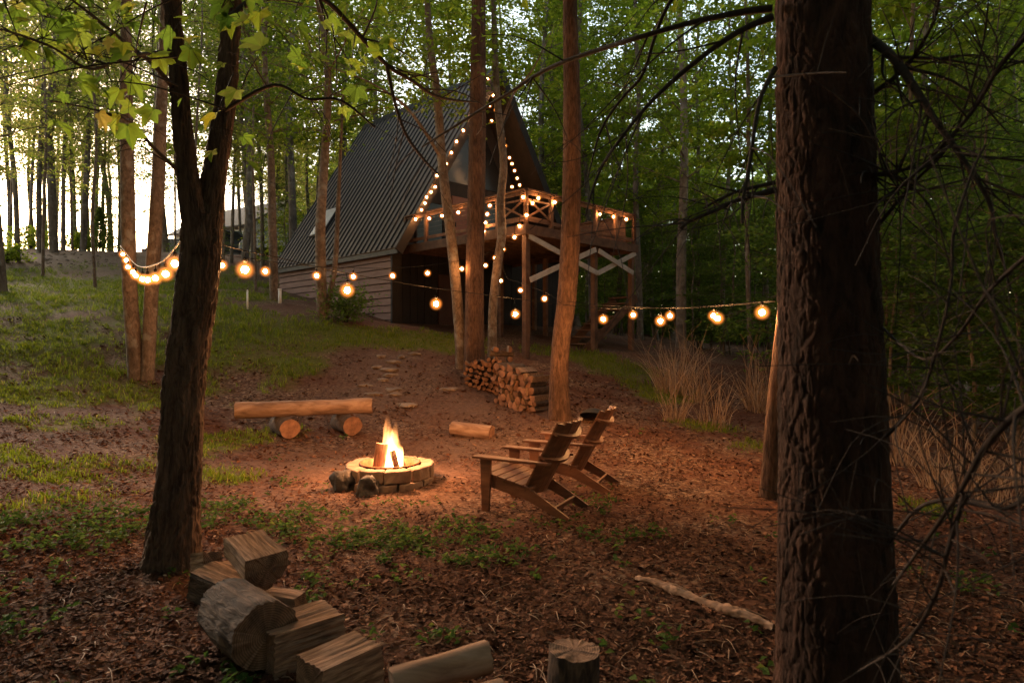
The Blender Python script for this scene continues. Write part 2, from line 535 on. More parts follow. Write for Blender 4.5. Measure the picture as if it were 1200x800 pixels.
M['braceboard'] = noisy('pale_brace_board', [(0.3, (0.30, 0.25, 0.22)), (0.7, (0.46, 0.40, 0.36))], 5, rough=0.85, bump=0.2, bdist=0.004, bscale=28)
M['door'] = noisy('door_paint', [(0.3, (0.15, 0.055, 0.035)), (0.7, (0.21, 0.085, 0.055))], 3, rough=0.6, bump=0.08, bdist=0.003)
M['darkdoor'] = noisy('dark_red_door', [(0.3, (0.045, 0.018, 0.013)), (0.7, (0.07, 0.03, 0.02))], 3, rough=0.6, bump=0.08, bdist=0.003)
M['cable'] = noisy('cable_rubber', [(0.3, (0.003, 0.003, 0.003)), (0.7, (0.006, 0.005, 0.005))], 20, rough=0.8, bump=0, spec=.1)
M['palecable'] = noisy('pale_cable', [(0.3, (0.10, 0.075, 0.055)), (0.7, (0.15, 0.115, 0.09))], 20, rough=0.7, bump=0)
M['white'] = noisy('white_plastic', [(0.3, (0.62, 0.58, 0.54)), (0.7, (0.78, 0.75, 0.72))], 8, rough=0.5, bump=0)
M['whitewall'] = noisy('white_house_paint', [(0.3, (0.62, 0.60, 0.58)), (0.7, (0.76, 0.74, 0.72))], 3, rough=0.7, bump=0.05)
M['greyroof'] = noisy('grey_shingle', [(0.3, (0.13, 0.115, 0.11)), (0.7, (0.22, 0.20, 0.19))], 9, rough=0.85, bump=0.3)
M['carpaint'] = noisy('dark_car_paint', [(0.3, (0.016, 0.015, 0.017)), (0.7, (0.026, 0.024, 0.026))], 3, rough=0.3, bump=0, spec=0.6)
M['carpaint2'] = noisy('maroon_car_paint', [(0.3, (0.045, 0.014, 0.012)), (0.7, (0.065, 0.02, 0.016))], 3, rough=0.3, bump=0, spec=0.6)
M['tyre'] = noisy('tyre_rubber', [(0.3, (0.012, 0.012, 0.012)), (0.7, (0.03, 0.03, 0.03))], 30, rough=0.8, bump=0.2)
M['tail'] = noisy('red_lamp_lens', [(0.3, (0.25, 0.01, 0.008)), (0.7, (0.35, 0.02, 0.015))], 9, rough=0.2, bump=0)
def glassmat(name, tint, rough=0.08):
    m, t, N, L = newmat(name)
    out = N.new('ShaderNodeOutputMaterial')
    b = N.new('ShaderNodeBsdfPrincipled')
    nz = N.new('ShaderNodeTexNoise')
    nz.inputs['Scale'].default_value = 1.5
    r = ramp(N, [(0.3, tint), (0.7, [c * 1.6 for c in tint])])
    L.new(nz.outputs['Fac'], r.inputs['Fac'])
    L.new(r.outputs['Color'], b.inputs['Base Color'])
    b.inputs['Roughness'].default_value = rough
    b.inputs['Specular IOR Level'].default_value = 0.35
    L.new(b.outputs['BSDF'], out.inputs['Surface'])
    return m
M['glass'] = glassmat('dark_window_glass', (0.008, 0.007, 0.007), 0.25)
M['skyreflection'] = glassmat('skylight_reflection', (0.42, 0.41, 0.41), 0.2)  # pale base colour stands in for the reflected sky
M['bulb'] = emit('lit_bulb', (1.0, 0.46, 0.15), BULB_STRENGTH)
M['bulb_small'] = emit('lit_small_bulb', (1.0, 0.45, 0.15), BULB_STRENGTH * 0.22)
M['bulb_dim'] = emit('lit_dim_bulb', (1.0, 0.50, 0.20), BULB_STRENGTH * 0.09)

# ------------------------------------------------------------------ grass and dirt masks (world space)
def blobs(lst):
    out = []
    for px, py, r, v in lst:
        g = G(px, py)
        out.append((g.x, g.y, r, v))
    return np.array(out)
GR = blobs([(40, 400, 4.5, 1), (20, 345, 5, 1), (110, 350, 5, .8), (250, 375, 2.6, 1), (220, 345, 4, .8), (330, 385, 2.0, .9), (450, 398, 1.6, 1.2), (520, 402, 1.5, 1.2),
            (395, 390, 1.3, .8), (330, 440, 1.3, .9), (260, 440, 1.6, 1), (200, 480, 1.2, .8), (100, 450, 2.2, .9), (60, 500, 1.4, .7), (265, 520, .8, .8), (275, 480, 1.0, .7),
            (30, 560, .8, .5), (255, 560, .5, .6), (720, 430, 1.5, 1.0), (770, 460, 1.3, .9), (700, 418, 1.5, .9), (820, 500, .8, .7), (760, 500, .5, .5), (640, 415, 1.5, .6),
            (560, 408, 1.2, .5), (1090, 600, .5, .6), (880, 520, .8, .6), (30, 328, 4, 1), (100, 332, 4, 1), (170, 330, 4, 1), (240, 330, 4, .9), (300, 345, 3, .8), (180, 318, 3, .7), (215, 520, 1.0, .8), (120, 540, 1.1, .55), (40, 530, 1.2, .55), (150, 580, .8, .45), (270, 560, .7, .7), (300, 500, .8, .7), (70, 580, .9, .45), (240, 600, .6, .45), (30, 365, 3, .9), (130, 385, 2.5, .9), (200, 410, 2, .9), (90, 425, 2, .9), (240, 350, 2.5, .9), (310, 375, 1.5, .8)])
DR = blobs([(450, 560, 1.6, 1), (380, 545, 1.0, .9), (530, 530, 1.2, .9), (450, 470, 1.2, .9), (460, 440, 1.0, .9), (455, 420, .9, .7), (560, 480, 1.3, .8), (330, 530, .7, .7)])
WD = blobs([(110, 630, .5, 1), (50, 610, .5, .9), (160, 610, .4, .9), (310, 620, .45, 1), (250, 600, .45, .9), (370, 610, .4, .8), (430, 628, .4, .8), (500, 640, .4, .7), (560, 660, .35, .7),
            (545, 625, .4, .6), (80, 665, .35, .5), (470, 690, .3, .35), (775, 630, .18, .9), (820, 640, .15, .6), (270, 700, .4, .5), (1090, 690, .3, .6), (1110, 610, .5, .6), (350, 560, .3, .5), (700, 600, .4, .3)])
def mask(B, x, y):
    x = np.asarray(x, float)
    y = np.asarray(y, float)
    o = np.zeros_like(x)
    for bx, by, r, v in B:
        o = np.maximum(o, v * np.exp(-((x - bx) ** 2 + (y - by) ** 2) / (r * r)))
    return o
def grass_d(x, y):
    p = np.stack([x, y, np.zeros_like(x)], -1)
    n = fbm(p * 0.9, 11, 4)
    g = mask(GR, x, y) - 0.8 * mask(DR, x, y)
    return np.clip((g - 0.40 + n * 0.75) * 2.0, 0, 1) * np.clip((y - 4.6) / 1.2, 0, 1)
def weed_d(x, y):
    p = np.stack([x, y, np.zeros_like(x)], -1)
    n = fbm(p * 2.1, 21, 3)
    n2 = fbm(p * 6.0, 27, 2)
    return np.clip((mask(WD, x, y) * .8 + .16 * (x < 1.2) * (y < 8)) - 0.30 + n * 0.55 + n2 * .35, 0, 1) * .7

# ------------------------------------------------------------------ ground sheet
def graded(lo, hi, fine_lo, fine_hi, step, grow=1.12):
    a = list(np.arange(fine_lo, fine_hi, step))
    s = step
    while a[-1] < hi:
        s *= grow
        a.append(a[-1] + s)
    s = step
    b = []
    c = fine_lo
    while c > lo:
        s *= grow
        c -= s
        b.append(c)
    return np.array(b[::-1] + a)
gx = graded(-320, 320, -9, 9, 0.075)
gy = graded(-120, 420, 2.0, 16, 0.075)
XX, YY = np.meshgrid(gx, gy)
xf, yf = XX.ravel(), YY.ravel()
zf = np.concatenate([gza(xf[i:i + 20000], yf[i:i + 20000]) for i in range(0, len(xf), 20000)])
pp = np.stack([xf, yf, np.zeros_like(xf)], -1)
zf = zf + 0.018 * fbm(pp * 3.1, 5, 3) + 0.05 * fbm(pp * 0.7, 9, 2) * np.clip((yf - 3) / 8, 0, 1)
gr_v = grass_d(xf, yf)
far_l = 1 / (1 + np.exp(-(yf - 24) * .8)) * (xf < -4)           # bare gravel on the hilltop
GWm = mask(np.array([(G(70, 305).x, G(70, 305).y, 3.6, 1.3), (G(125, 312).x, G(125, 312).y, 3.0, 1.0), (G(20, 300).x, G(20, 300).y, 3.0, 1.0)]), xf, yf)
dirt_v = mask(DR, xf, yf)
nx, ny = len(gx), len(gy)
ii, jj = np.meshgrid(np.arange(nx - 1), np.arange(ny - 1))
base = (jj * nx + ii).ravel()
F = np.stack([base, base + 1, base + nx + 1, base + nx], -1)
def groundmat():
    m, t, N, L = newmat('forest_floor')
    out = N.new('ShaderNodeOutputMaterial')
    b = N.new('ShaderNodeBsdfPrincipled')
    b.inputs['Roughness'].default_value = 0.95
    b.inputs['Specular IOR Level'].default_value = 0.1
    tc = N.new('ShaderNodeTexCoord')
    n1 = N.new('ShaderNodeTexNoise'); n1.inputs['Scale'].default_value = 14; n1.inputs['Detail'].default_value = 9; n1.inputs['Roughness'].default_value = 0.7
    L.new(tc.outputs['Object'], n1.inputs['Vector'])
    v = N.new('ShaderNodeTexVoronoi'); v.inputs['Scale'].default_value = 26; v.inputs['Randomness'].default_value = 1
    L.new(tc.outputs['Object'], v.inputs['Vector'])
    n2 = N.new('ShaderNodeTexNoise'); n2.inputs['Scale'].default_value = 0.8; n2.inputs['Detail'].default_value = 5
    L.new(tc.outputs['Object'], n2.inputs['Vector'])
    soil = ramp(N, [(0.25, (0.036, 0.015, 0.009)), (0.5, (0.100, 0.042, 0.024)), (0.75, (0.185, 0.086, 0.052))])
    L.new(n1.outputs['Fac'], soil.inputs['Fac'])
    lit = ramp(N, [(0.0, (0.05, 0.026, 0.017)), (0.45, (0.11, 0.058, 0.036)), (0.8, (0.17, 0.095, 0.06)), (1.0, (0.27, 0.18, 0.12))])
    sep = N.new('ShaderNodeSeparateColor')
    L.new(v.outputs['Color'], sep.inputs['Color'])
    L.new(sep.outputs[0], lit.inputs['Fac'])
    r2 = ramp(N, [(0.42, (0, 0, 0)), (0.58, (1, 1, 1))])
    L.new(n2.outputs['Fac'], r2.inputs['Fac'])
    mx = N.new('ShaderNodeMixRGB')
    L.new(r2.outputs['Color'], mx.inputs['Fac']); L.new(lit.outputs['Color'], mx.inputs[1]); L.new(soil.outputs['Color'], mx.inputs[2])
    def over(prev, attr, stops, nz):
        a = N.new('ShaderNodeAttribute'); a.attribute_name = attr
        r = ramp(N, stops)
        L.new(nz.outputs['Fac'], r.inputs['Fac'])
        q = N.new('ShaderNodeMixRGB')
        L.new(a.outputs['Fac'], q.inputs['Fac']); L.new(prev, q.inputs[1]); L.new(r.outputs['Color'], q.inputs[2])
        return q.outputs['Color']
    c = over(mx.outputs['Color'], 'dirt', [(0.3, (0.085, 0.047, 0.032)), (0.7, (0.20, 0.12, 0.082))], n1)
    c = over(c, 'lawn', [(0.3, (0.060, 0.062, 0.010)), (0.5, (0.095, 0.098, 0.015)), (0.7, (0.15, 0.092, 0.036))], n1)
    c = over(c, 'gravel', [(0.3, (0.20, 0.125, 0.085)), (0.7, (0.36, 0.255, 0.18))], n1)
    L.new(c, b.inputs['Base Color'])
    bp = N.new('ShaderNodeBump'); bp.inputs['Strength'].default_value = 0.9; bp.inputs['Distance'].default_value = 0.03
    L.new(n1.outputs['Fac'], bp.inputs['Height'])
    L.new(bp.outputs['Normal'], b.inputs['Normal'])
    L.new(b.outputs['BSDF'], out.inputs['Surface'])
    return m
gm = np_mesh('ground', np.stack([xf, yf, zf], -1), F, groundmat(), True, attrs={'lawn': gr_v, 'dirt': np.clip(dirt_v, 0, 1), 'gravel': np.clip(GWm * (0.6 + 0.6 * fbm(pp * .8, 31, 3)), 0, 1)})
setp(link('ground', gm), kind='structure')

# ------------------------------------------------------------------ trunks and crowns
def catmull(pts, rad, n):
    pts = np.array([tuple(p) for p in pts], float)
    rad = np.array(rad, float)
    m = len(pts)
    if m == 2:
        t = np.linspace(0, 1, n)[:, None]
        return pts[0] * (1 - t) + pts[1] * t, rad[0] * (1 - t[:, 0]) + rad[1] * t[:, 0]
    u = np.linspace(0, m - 1 - 1e-9, n)
    i = np.floor(u).astype(int)
    t = (u - i)[:, None]
    g = lambda k: pts[np.clip(k, 0, m - 1)]
    p0, p1, p2, p3 = g(i - 1), g(i), g(i + 1), g(i + 2)
    c = 0.5 * ((2 * p1) + (-p0 + p2) * t + (2 * p0 - 5 * p1 + 4 * p2 - p3) * t ** 2 + (-p0 + 3 * p1 - 3 * p2 + p3) * t ** 3)
    rr = rad[i] * (1 - t[:, 0]) + rad[np.clip(i + 1, 0, m - 1)] * t[:, 0]
    return c, rr
def plates(u, v, nu, seed):
    """F2-F1 of a jittered grid that wraps after nu cells in u"""
    iu, iv = np.floor(u).astype(np.int64), np.floor(v).astype(np.int64)
    f1 = np.full(u.shape, 9.0); f2 = np.full(u.shape, 9.0)
    hh = np.zeros(u.shape)
    z0 = np.zeros_like(iu)
    for a in (-1, 0, 1):
        for b in (-1, 0, 1):
            ca, cb = iu + a, iv + b
            cm = np.mod(ca, nu)
            jx = _hash(cm, cb, z0, seed); jy = _hash(cm, cb, z0 + 1, seed)
            d = np.hypot(ca + jx - u, cb + jy - v)
            n = d < f1
            f2 = np.where(n, f1, np.minimum(f2, d))
            hh = np.where(n, _hash(cm, cb, z0 + 2, seed), hh)
            f1 = np.where(n, d, f1)
    return f2 - f1, hh
def tube_np(pts, rad, nseg=12, rings=20, amp=0.0, ang=5.0, vert=2.0, flare=0.0, seed=0, style='ridge'):
    """a displaced limb: returns V, F (quads)"""
    c, r = catmull(pts, rad, rings)
    tg = np.gradient(c, axis=0)
    tg /= np.linalg.norm(tg, axis=1)[:, None] + 1e-9
    s = np.concatenate([[0], np.cumsum(np.linalg.norm(np.diff(c, axis=0), axis=1))])
    nrm = np.zeros_like(c)
    a0 = np.array([1.0, 0, 0]) if abs(tg[0][0]) < 0.9 else np.array([0, 1.0, 0])
    for i in range(rings):
        a0 = a0 - tg[i] * (a0 @ tg[i])
        a0 /= np.linalg.norm(a0)
        nrm[i] = a0
    bi = np.cross(tg, nrm)
    th = np.linspace(0, 2 * np.pi, nseg, endpoint=False)
    ct, st = np.cos(th), np.sin(th)
    rr = np.repeat(r[:, None], nseg, 1)
    if flare:
        lob = 1 + 0.45 * np.sin(th * 4 + seed) + 0.25 * np.sin(th * 7 + 2 * seed)
        rr = rr * (1 + flare * np.exp(-s / (3.0 * r[0] * 0.5))[:, None] * lob[None, :])
    if amp:
        S = np.repeat(s[:, None], nseg, 1)
        q = np.stack([np.tile(ct, (rings, 1)) * ang, np.tile(st, (rings, 1)) * ang, S * vert], -1).reshape(-1, 3)
        if style == 'ridge':
            w1 = vnoise(q * 0.5, seed + 50)[:, None] * 0.7
            d = 1 - np.abs(vnoise(q + w1, seed)) * 1.6
            d2 = 1 - np.abs(vnoise(q * 2.1 + 7 + w1, seed + 3)) * 1.6
            e = 0.65 * d + 0.35 * d2 - 0.6
            lump = vnoise(q * 0.3, seed + 9) * 0.6
            rr = rr + amp * (-e + lump).reshape(rings, nseg)
        elif style[0] == 'p':                                       # bark plates: cells round the trunk x cell height
            nu, ch = int(style[1:3]), float(style[3:])
            wv_ = fbm(q * np.array([.6, .6, 1.0]), seed + 31, 2) * 1.1
            wv2 = fbm(q * np.array([1.6, 1.6, 3.0]), seed + 37, 3) * .6
            U = np.tile(th / (2 * np.pi) * nu, (rings, 1)).ravel() + wv_ + wv2
            e, hh = plates(U, S.ravel() / ch + wv_ * .8, nu, seed)
            e2, h2 = plates(U * 2, S.ravel() / ch * 2.2 + wv2, nu * 2, seed + 5)
            d = np.clip(e / .42, 0, 1) ** .8 * (.5 + .7 * hh) + .25 * np.clip(e2 / .35, 0, 1) * h2 + .30 * fbm(q * np.array([4, 4, 7.0]), seed + 3, 3) - .8
            d = d * (.75 + .5 * fbm(q * np.array([.5, .5, .7]), seed + 41, 2)) - .5 * np.clip(np.abs(fbm(q * np.array([1.6, 1.6, .5]), seed + 43, 2)) * -4 + .6, 0, 1)
            rr = rr + amp * d.reshape(rings, nseg)
        else:
            rr = rr + amp * fbm(q, seed, 3).reshape(rings, nseg)
    V = c[:, None, :] + nrm[:, None, :] * (ct[None, :] * rr)[..., None] + bi[:, None, :] * (st[None, :] * rr)[..., None]
    V = V.reshape(-1, 3)
    i, k = np.meshgrid(np.arange(rings - 1), np.arange(nseg), indexing='ij')
    i, k = i.ravel(), k.ravel()
    k2 = (k + 1) % nseg
    F = np.stack([i * nseg + k, i * nseg + k2, (i + 1) * nseg + k2, (i + 1) * nseg + k], -1)
    return V, F
def merge(parts):
    Vs, Fs, b = [], [], 0
    for v, f in parts:
        Vs.append(v); Fs.append(f + b); b += len(v)
    return np.concatenate(Vs), np.concatenate(Fs)
def leaf_quads(pos, nrm_tilt, size, rg, wide=0.62, yaw=None, fold=0.18):
    """one folded diamond (two triangles in a quad of 4 corners) per position"""
    n = len(pos)
    yaw = rg.uniform(0, 2 * np.pi, n) if yaw is None else yaw
    tilt = rg.normal(0, nrm_tilt, n)
    roll = rg.normal(0, nrm_tilt, n)
    L = size * rg.uniform(0.65, 1.3, n)
    d = np.stack([np.cos(yaw) * np.cos(tilt), np.sin(yaw) * np.cos(tilt), np.sin(tilt)], -1)
    sd = np.stack([-np.sin(yaw) * np.cos(roll), np.cos(yaw) * np.cos(roll), np.sin(roll)], -1)
    up = np.cross(d, sd)
    W = (L * wide / 2)[:, None]
    Lc = L[:, None]
    a = pos
    b = pos + d * Lc * 0.45 + sd * W + up * W * fold * 2
    c = pos + d * Lc - up * Lc * 0.1
    e = pos + d * Lc * 0.45 - sd * W + up * W * fold * 2
    V = np.stack([a, b, c, e], 1).reshape(-1, 3)
    F = np.arange(4 * n).reshape(n, 4)
    return V, F
def gen_tree(H, r0, c0, c1, rmax, nl, npc, lpc, lsize, seed, wig=0.15, up=0.35, flat=0.10, spread=0.45, nseg=9, lean=0.0, peak=0.35):
    """one woodland tree: trunk with limbs (V,F) and the leaves of its crown (V,F,rnd); base at the origin"""
    rg = np.random.default_rng(seed)
    k = 7
    zs = np.linspace(0, H, k)
    tx = np.cumsum(rg.normal(0, wig, k)) * 0.6
    ty = np.cumsum(rg.normal(0, wig, k)) * 0.6
    tx -= tx[0]; ty -= ty[0]
    tx += lean * zs
    pts = np.stack([tx, ty, zs], -1)
    pts[0, 2] = -0.35
    rad = r0 * np.clip(1 - 0.85 * zs / H, 0.08, 1) ** 0.85
    parts = [tube_np(pts, rad, nseg, 30, r0 * 0.10, 3, 1.5, 0.35, seed)]
    cx = lambda z: np.array([np.interp(z, zs, tx), np.interp(z, zs, ty), z])
    lp = []
    for i in range(nl):
        f = (i + rg.uniform(0, 1)) / nl
        z = c0 + (c1 - c0) * f
        prof = min(1.0, f / peak + 0.35) * (1 - max(0, (f - peak) / (1 - peak)) ** 1.6 * 0.8)
        Ln = rmax * prof * rg.uniform(0.55, 1.1)
        a = i * 2.4 + rg.uniform(-0.6, 0.6)
        e = rg.normal(up, 0.2)
        b0 = cx(z)
        dr = np.array([math.cos(a) * math.cos(e), math.sin(a) * math.cos(e), math.sin(e)])
        mid = b0 + dr * Ln * 0.5 + np.array([0, 0, 0.04 * Ln])
        end = b0 + dr * Ln + np.array([rg.normal(0, .15), rg.normal(0, .15), -0.06 * Ln])
        rb = max(0.012, r0 * 0.30 * (1 - 0.7 * z / H))
        parts.append(tube_np([b0, mid, end], [rb, rb * 0.55, 0.006], 5, 7))
        for j in range(npc):
            t = rg.uniform(0.25, 1.05)
            p = b0 + (end - b0) * t + rg.normal(0, 0.20 * Ln * 0.5, 3) * np.array([1, 1, 0.35])
            lp.append(p)
            if rg.uniform() < 0.5:
                q = b0 + (end - b0) * max(0.1, t - 0.25)
                parts.append(tube_np([q, (p + q) / 2 + np.array([0, 0, .04]), p], [0.010, 0.007, 0.004], 3, 4))
    lp = np.array(lp)
    n = len(lp) * lpc
    idx = np.repeat(np.arange(len(lp)), lpc)
    cl_r = rg.uniform(0.6, 1.25, len(lp))[idx][:, None]
    off = rg.normal(0, 1, (n, 3)) * np.array([spread, spread, flat]) * cl_r
    pos = lp[idx] + off
    pos[:, 2] -= 0.12 * (off[:, 0] ** 2 + off[:, 1] ** 2)
    V, F = leaf_quads(pos, 0.5, lsize, rg)
    tone = np.clip(0.5 + rg.normal(0, 0.2, n) + rg.normal(0, 0.16, len(lp))[idx], 0, 1)
    return merge(parts), (V, F, np.repeat(tone, 4))
def tree_meshes(tag, bark, leaf, **kw):
    (tv, tf), (lv, lf, lr) = gen_tree(**kw)
    return np_mesh(tag + '_trunk', tv, tf, bark, True), np_mesh(tag + '_crown', lv, lf, leaf, False, attrs={'rnd': lr})

TALL = [tree_meshes('tall%d' % i, M['bark_far'], M['leaf'], H=20 + i, r0=0.15, c0=4.5 + 0.6 * i, c1=19 + i, rmax=3.2, nl=40, npc=6, lpc=26, lsize=0.16 + .025 * i, seed=100 + i, spread=0.42, flat=0.07, wig=.26) for i in range(4)]
POLE = [tree_meshes('pole%d' % i, M['bark_far'], M['leaf_pale'], H=18 + i, r0=0.13, c0=3.6 + i * 0.7, c1=17.5 + i, rmax=3.0, nl=38, npc=6, lpc=22, lsize=0.12 + .015 * i, seed=200 + i, up=0.4, flat=.08, spread=.4, wig=.26, lean=.02 * (i - 1.5)) for i in range(4)]
SAPL = [tree_meshes('sapling%d' % i, M['bark_far'], M['leaf_dark'], H=5.5 + i, r0=0.045, c0=0.7, c1=5.3 + i, rmax=1.9, nl=26, npc=7, lpc=18, lsize=0.115, seed=300 + i, up=0.15, flat=0.06, spread=0.36, nseg=6) for i in range(4)]
MIDT = [tree_meshes('mid%d' % i, M['bark_maple'], M['leaf'], H=12 + i, r0=0.09, c0=4.2, c1=11.6 + i, rmax=2.5, nl=30, npc=8, lpc=18, lsize=0.13, seed=400 + i, flat=0.09, spread=0.42) for i in range(3)]

BIG = [tree_meshes('big%d' % i, M['bark_far'], M['leaf'], H=15, r0=0.12, c0=0.5, c1=11, rmax=6.0, nl=44, npc=11, lpc=22, lsize=0.19, seed=500 + i, spread=0.6, up=0.25) for i in range(2)]
LEFTM = [tree_meshes('leftmaple%d' % i, M['bark_maple'], M['leaf_spring'], H=13 + i, r0=0.07, c0=3.4, c1=12.6 + i, rmax=2.8, nl=28, npc=5, lpc=20, lsize=0.12, seed=600 + i, flat=0.06, spread=0.4) for i in range(3)]
def place_tree(name, var, loc, label, group, rz=0.0, rs=1.0, hs=1.0, cs=1.0, dz=0.0):
    t = empty(name, loc, label, 'tree', group, rz)
    a = link('trunk', var[0], t)
    a.scale = (rs, rs, hs)
    b = link('crown', var[1], t)
    b.scale = (cs, cs, hs)
    b.location = (0, 0, dz)
    return t

# ------------------------------------------------------------------ cabin frame of reference
CO = Vector((-3.82, 20.2, 1.0))
CR = R(45)
cU, sU = math.cos(CR), math.sin(CR)
def CW(x, y, z=0.0):
    """cabin local to world"""
    return Vector((CO.x + cU * x - sU * y, CO.y + sU * x + cU * y, CO.z + z))
def to_cabin(x, y):
    dx, dy = x - CO.x, y - CO.y
    return cU * dx + sU * dy, -sU * dx + cU * dy
def in_cabin(x, y, m=1.0):
    a, b = to_cabin(x, y)
    return -m < a < 8.44 + m and -6.2 - m < b < 8 + m
def ray_plane(px, py, p, n):
    o = Vector((0, 0, EYE))
    d = Vector(((px - 600.0) / FPX, 1.0, (400.0 - py) / FPX))
    n = Vector(n)
    t = (Vector(p) - o).dot(n) / d.dot(n)
    return o + d * t

# ---- the A-frame cabin
cab = empty('cabin', CO, 'black A-frame cabin with ribbed metal roof and raised deck', 'cabin', None, CR)
EA, AP, HW, LN = 3.85, 10.52, 4.22, 8.0
side = MB()
for k in range(17):                                               # lap siding, one course each
    z0 = -0.4 + k * 0.235 + 0.2
    if z0 > 3.5: break
    h = min(0.235, 3.62 - z0)
    side.prism([(0.10, 0, z0), (0.035, 0, z0), (0.08, 0, z0 + h - .022), (0.10, 0, z0 + h - .022)], (0, LN - 0.05, 0))
side.build('side_wall', M['siding'], cab)
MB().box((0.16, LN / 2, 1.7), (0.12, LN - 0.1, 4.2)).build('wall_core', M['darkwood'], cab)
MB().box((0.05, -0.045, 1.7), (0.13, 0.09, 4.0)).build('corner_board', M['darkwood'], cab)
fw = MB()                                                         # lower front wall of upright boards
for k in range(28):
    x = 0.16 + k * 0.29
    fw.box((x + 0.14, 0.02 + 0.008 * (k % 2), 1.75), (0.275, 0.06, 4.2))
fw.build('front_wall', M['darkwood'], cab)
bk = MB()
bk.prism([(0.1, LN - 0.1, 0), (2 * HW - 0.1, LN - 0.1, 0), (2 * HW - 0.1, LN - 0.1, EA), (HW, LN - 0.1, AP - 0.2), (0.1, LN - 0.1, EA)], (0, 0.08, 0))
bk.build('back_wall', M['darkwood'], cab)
MB().box((2 * HW - 0.16, LN / 2, 1.7), (0.12, LN - 0.1, 4.2)).build('far_side_wall', M['siding'], cab)
# gable set back behind the roof edge
gb = MB()
gy0 = 0.75
gb.prism([(0.25, gy0, EA - 0.25), (2 * HW - 0.25, gy0, EA - 0.25), (HW, gy0, AP - 0.35)], (0, 0.1, 0))
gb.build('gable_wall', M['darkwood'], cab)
for (x0, x1, z0, z1) in ((1.5, 2.7, EA + .15, EA + 1.75), (4.4, 5.6, EA + .1, EA + 2.1), (5.7, 6.8, EA + .15, EA + 1.7)):
    wn = MB()
    for a, b in (((x0, z0), (x1, z0)), ((x0, z1), (x1, z1)), ((x0, z0), (x0, z1)), ((x1, z0), (x1, z1))):
        wn.bar((a[0], gy0 - 0.03, a[1]), (b[0], gy0 - 0.03, b[1]), 0.07, 0.08, (0, 1, 0) if a[0] == b[0] else (0, 0, 1))
    wo_ = wn.build('window', M['darkwood'], cab)
    MB().box(((x0 + x1) / 2, gy0 - 0.02, (z0 + z1) / 2), (x1 - x0 - 0.06, 0.02, z1 - z0 - 0.06)).build('pane', M['glass'], wo_)
wn = MB()
tz = EA + 2.6
wn.prism([(2.55, gy0 - 0.04, tz), (5.9, gy0 - 0.04, tz), (HW, gy0 - 0.04, tz + 2.7)], (0, 0.035, 0))
wn.build('gable_window', M['glass'], cab)
gl = MB()
gl.box((3.55, gy0 - 0.05, EA + 1.05), (0.95, 0.05, 2.1))
gd_ = gl.build('door', M['door'], cab)
MB().tube([(3.2, gy0 - 0.09, EA + 1.0), (3.2, gy0 - 0.09, EA + 1.15)], 0.02, 8).build('handle', M['blackmetal'], gd_)
ld = MB()
ld.box((2.35, -0.04, 1.95), (0.95, 0.06, 2.1))
ldo = ld.build('door', M['darkdoor'], cab)
MB().tube([(2.75, -0.10, 1.85), (2.75, -0.10, 2.0)], 0.02, 8).build('handle', M['blackmetal'], ldo)
# roof: two ribbed slopes, seams every 0.3 m
def roof_side(sgn):
    s = MB()
    y0, y1 = -0.55, LN + 0.25
    ex, ez = HW - sgn * -1 * 0 , 0
    xe = HW + sgn * (HW + 0.12)
    ze = EA - 0.19
    xa, za = HW, AP
    L = math.hypot(xa - xe, za - ze)
    dn = Vector((-(za - ze) * -1 if False else (za - ze), 0, 0))
    # outward normal
    tx_, tz_ = (xa - xe) / L, (za - ze) / L
    nx_, nz_ = (-tz_, tx_) if sgn < 0 else (tz_, -tx_)
    if nz_ < 0: nx_, nz_ = -nx_, -nz_
    th = 0.14
    s.prism([(xe, y0, ze), (xa, y0, za), (xa - nx_ * th * 0 , y0, za - th * 1.9), (xe - nx_ * th, y0, ze - nz_ * th)], (0, y1 - y0, 0), 0)
    n = 29
    for k in range(n + 1):
        y = y0 + 0.03 + (y1 - y0 - 0.06) * k / n
        w2 = 0.032
        s.prism([(xe + nx_ * .002, y - w2, ze + nz_ * .002), (xe + nx_ * .045, y - w2 * .55, ze + nz_ * .045), (xe + nx_ * .045, y + w2 * .55, ze + nz_ * .045), (xe + nx_ * .002, y + w2, ze + nz_ * .002)], (xa - xe, 0, za - ze), 1)
    return s, (xe, ze, tx_, tz_, L, nx_, nz_)
rs, RL = roof_side(-1)
rl = rs.build('roof_slope', [M['roof'], M['seam']], cab)
rs2, _ = roof_side(1)
rs2.build('roof_slope', [M['roof'], M['seam']], cab)
MB().prism([(HW - 0.2, -0.56, AP - 0.25), (HW, -0.56, AP + 0.07), (HW + 0.2, -0.56, AP - 0.25), (HW, -0.56, AP - 0.02)], (0, LN + 0.83, 0)).build('ridge_cap', M['seam'], cab)
xe, ze, tx_, tz_, RLn, nx_, nz_ = RL
for sgn in (-1, 1):
    f = MB()
    a = Vector((HW + sgn * (HW + 0.14), -0.60, EA - 0.33))
    b = Vector((HW, -0.60, AP - 0.13))
    f.bar(a, b, 0.06, 0.30, (0, 1, 0) if False else Vector((0, 0, 1)))
    f.build('rake_board', M['darkwood'], cab)
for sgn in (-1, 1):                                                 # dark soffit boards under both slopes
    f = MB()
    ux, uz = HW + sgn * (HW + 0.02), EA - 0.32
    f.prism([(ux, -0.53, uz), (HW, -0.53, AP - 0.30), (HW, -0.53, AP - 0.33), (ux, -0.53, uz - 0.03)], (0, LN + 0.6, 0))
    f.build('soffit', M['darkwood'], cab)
MB().bar((-0.06, -0.5, EA - 0.30), (-0.06, LN + 0.2, EA - 0.30), 0.10, 0.14).build('gutter', M['blackmetal'], cab)
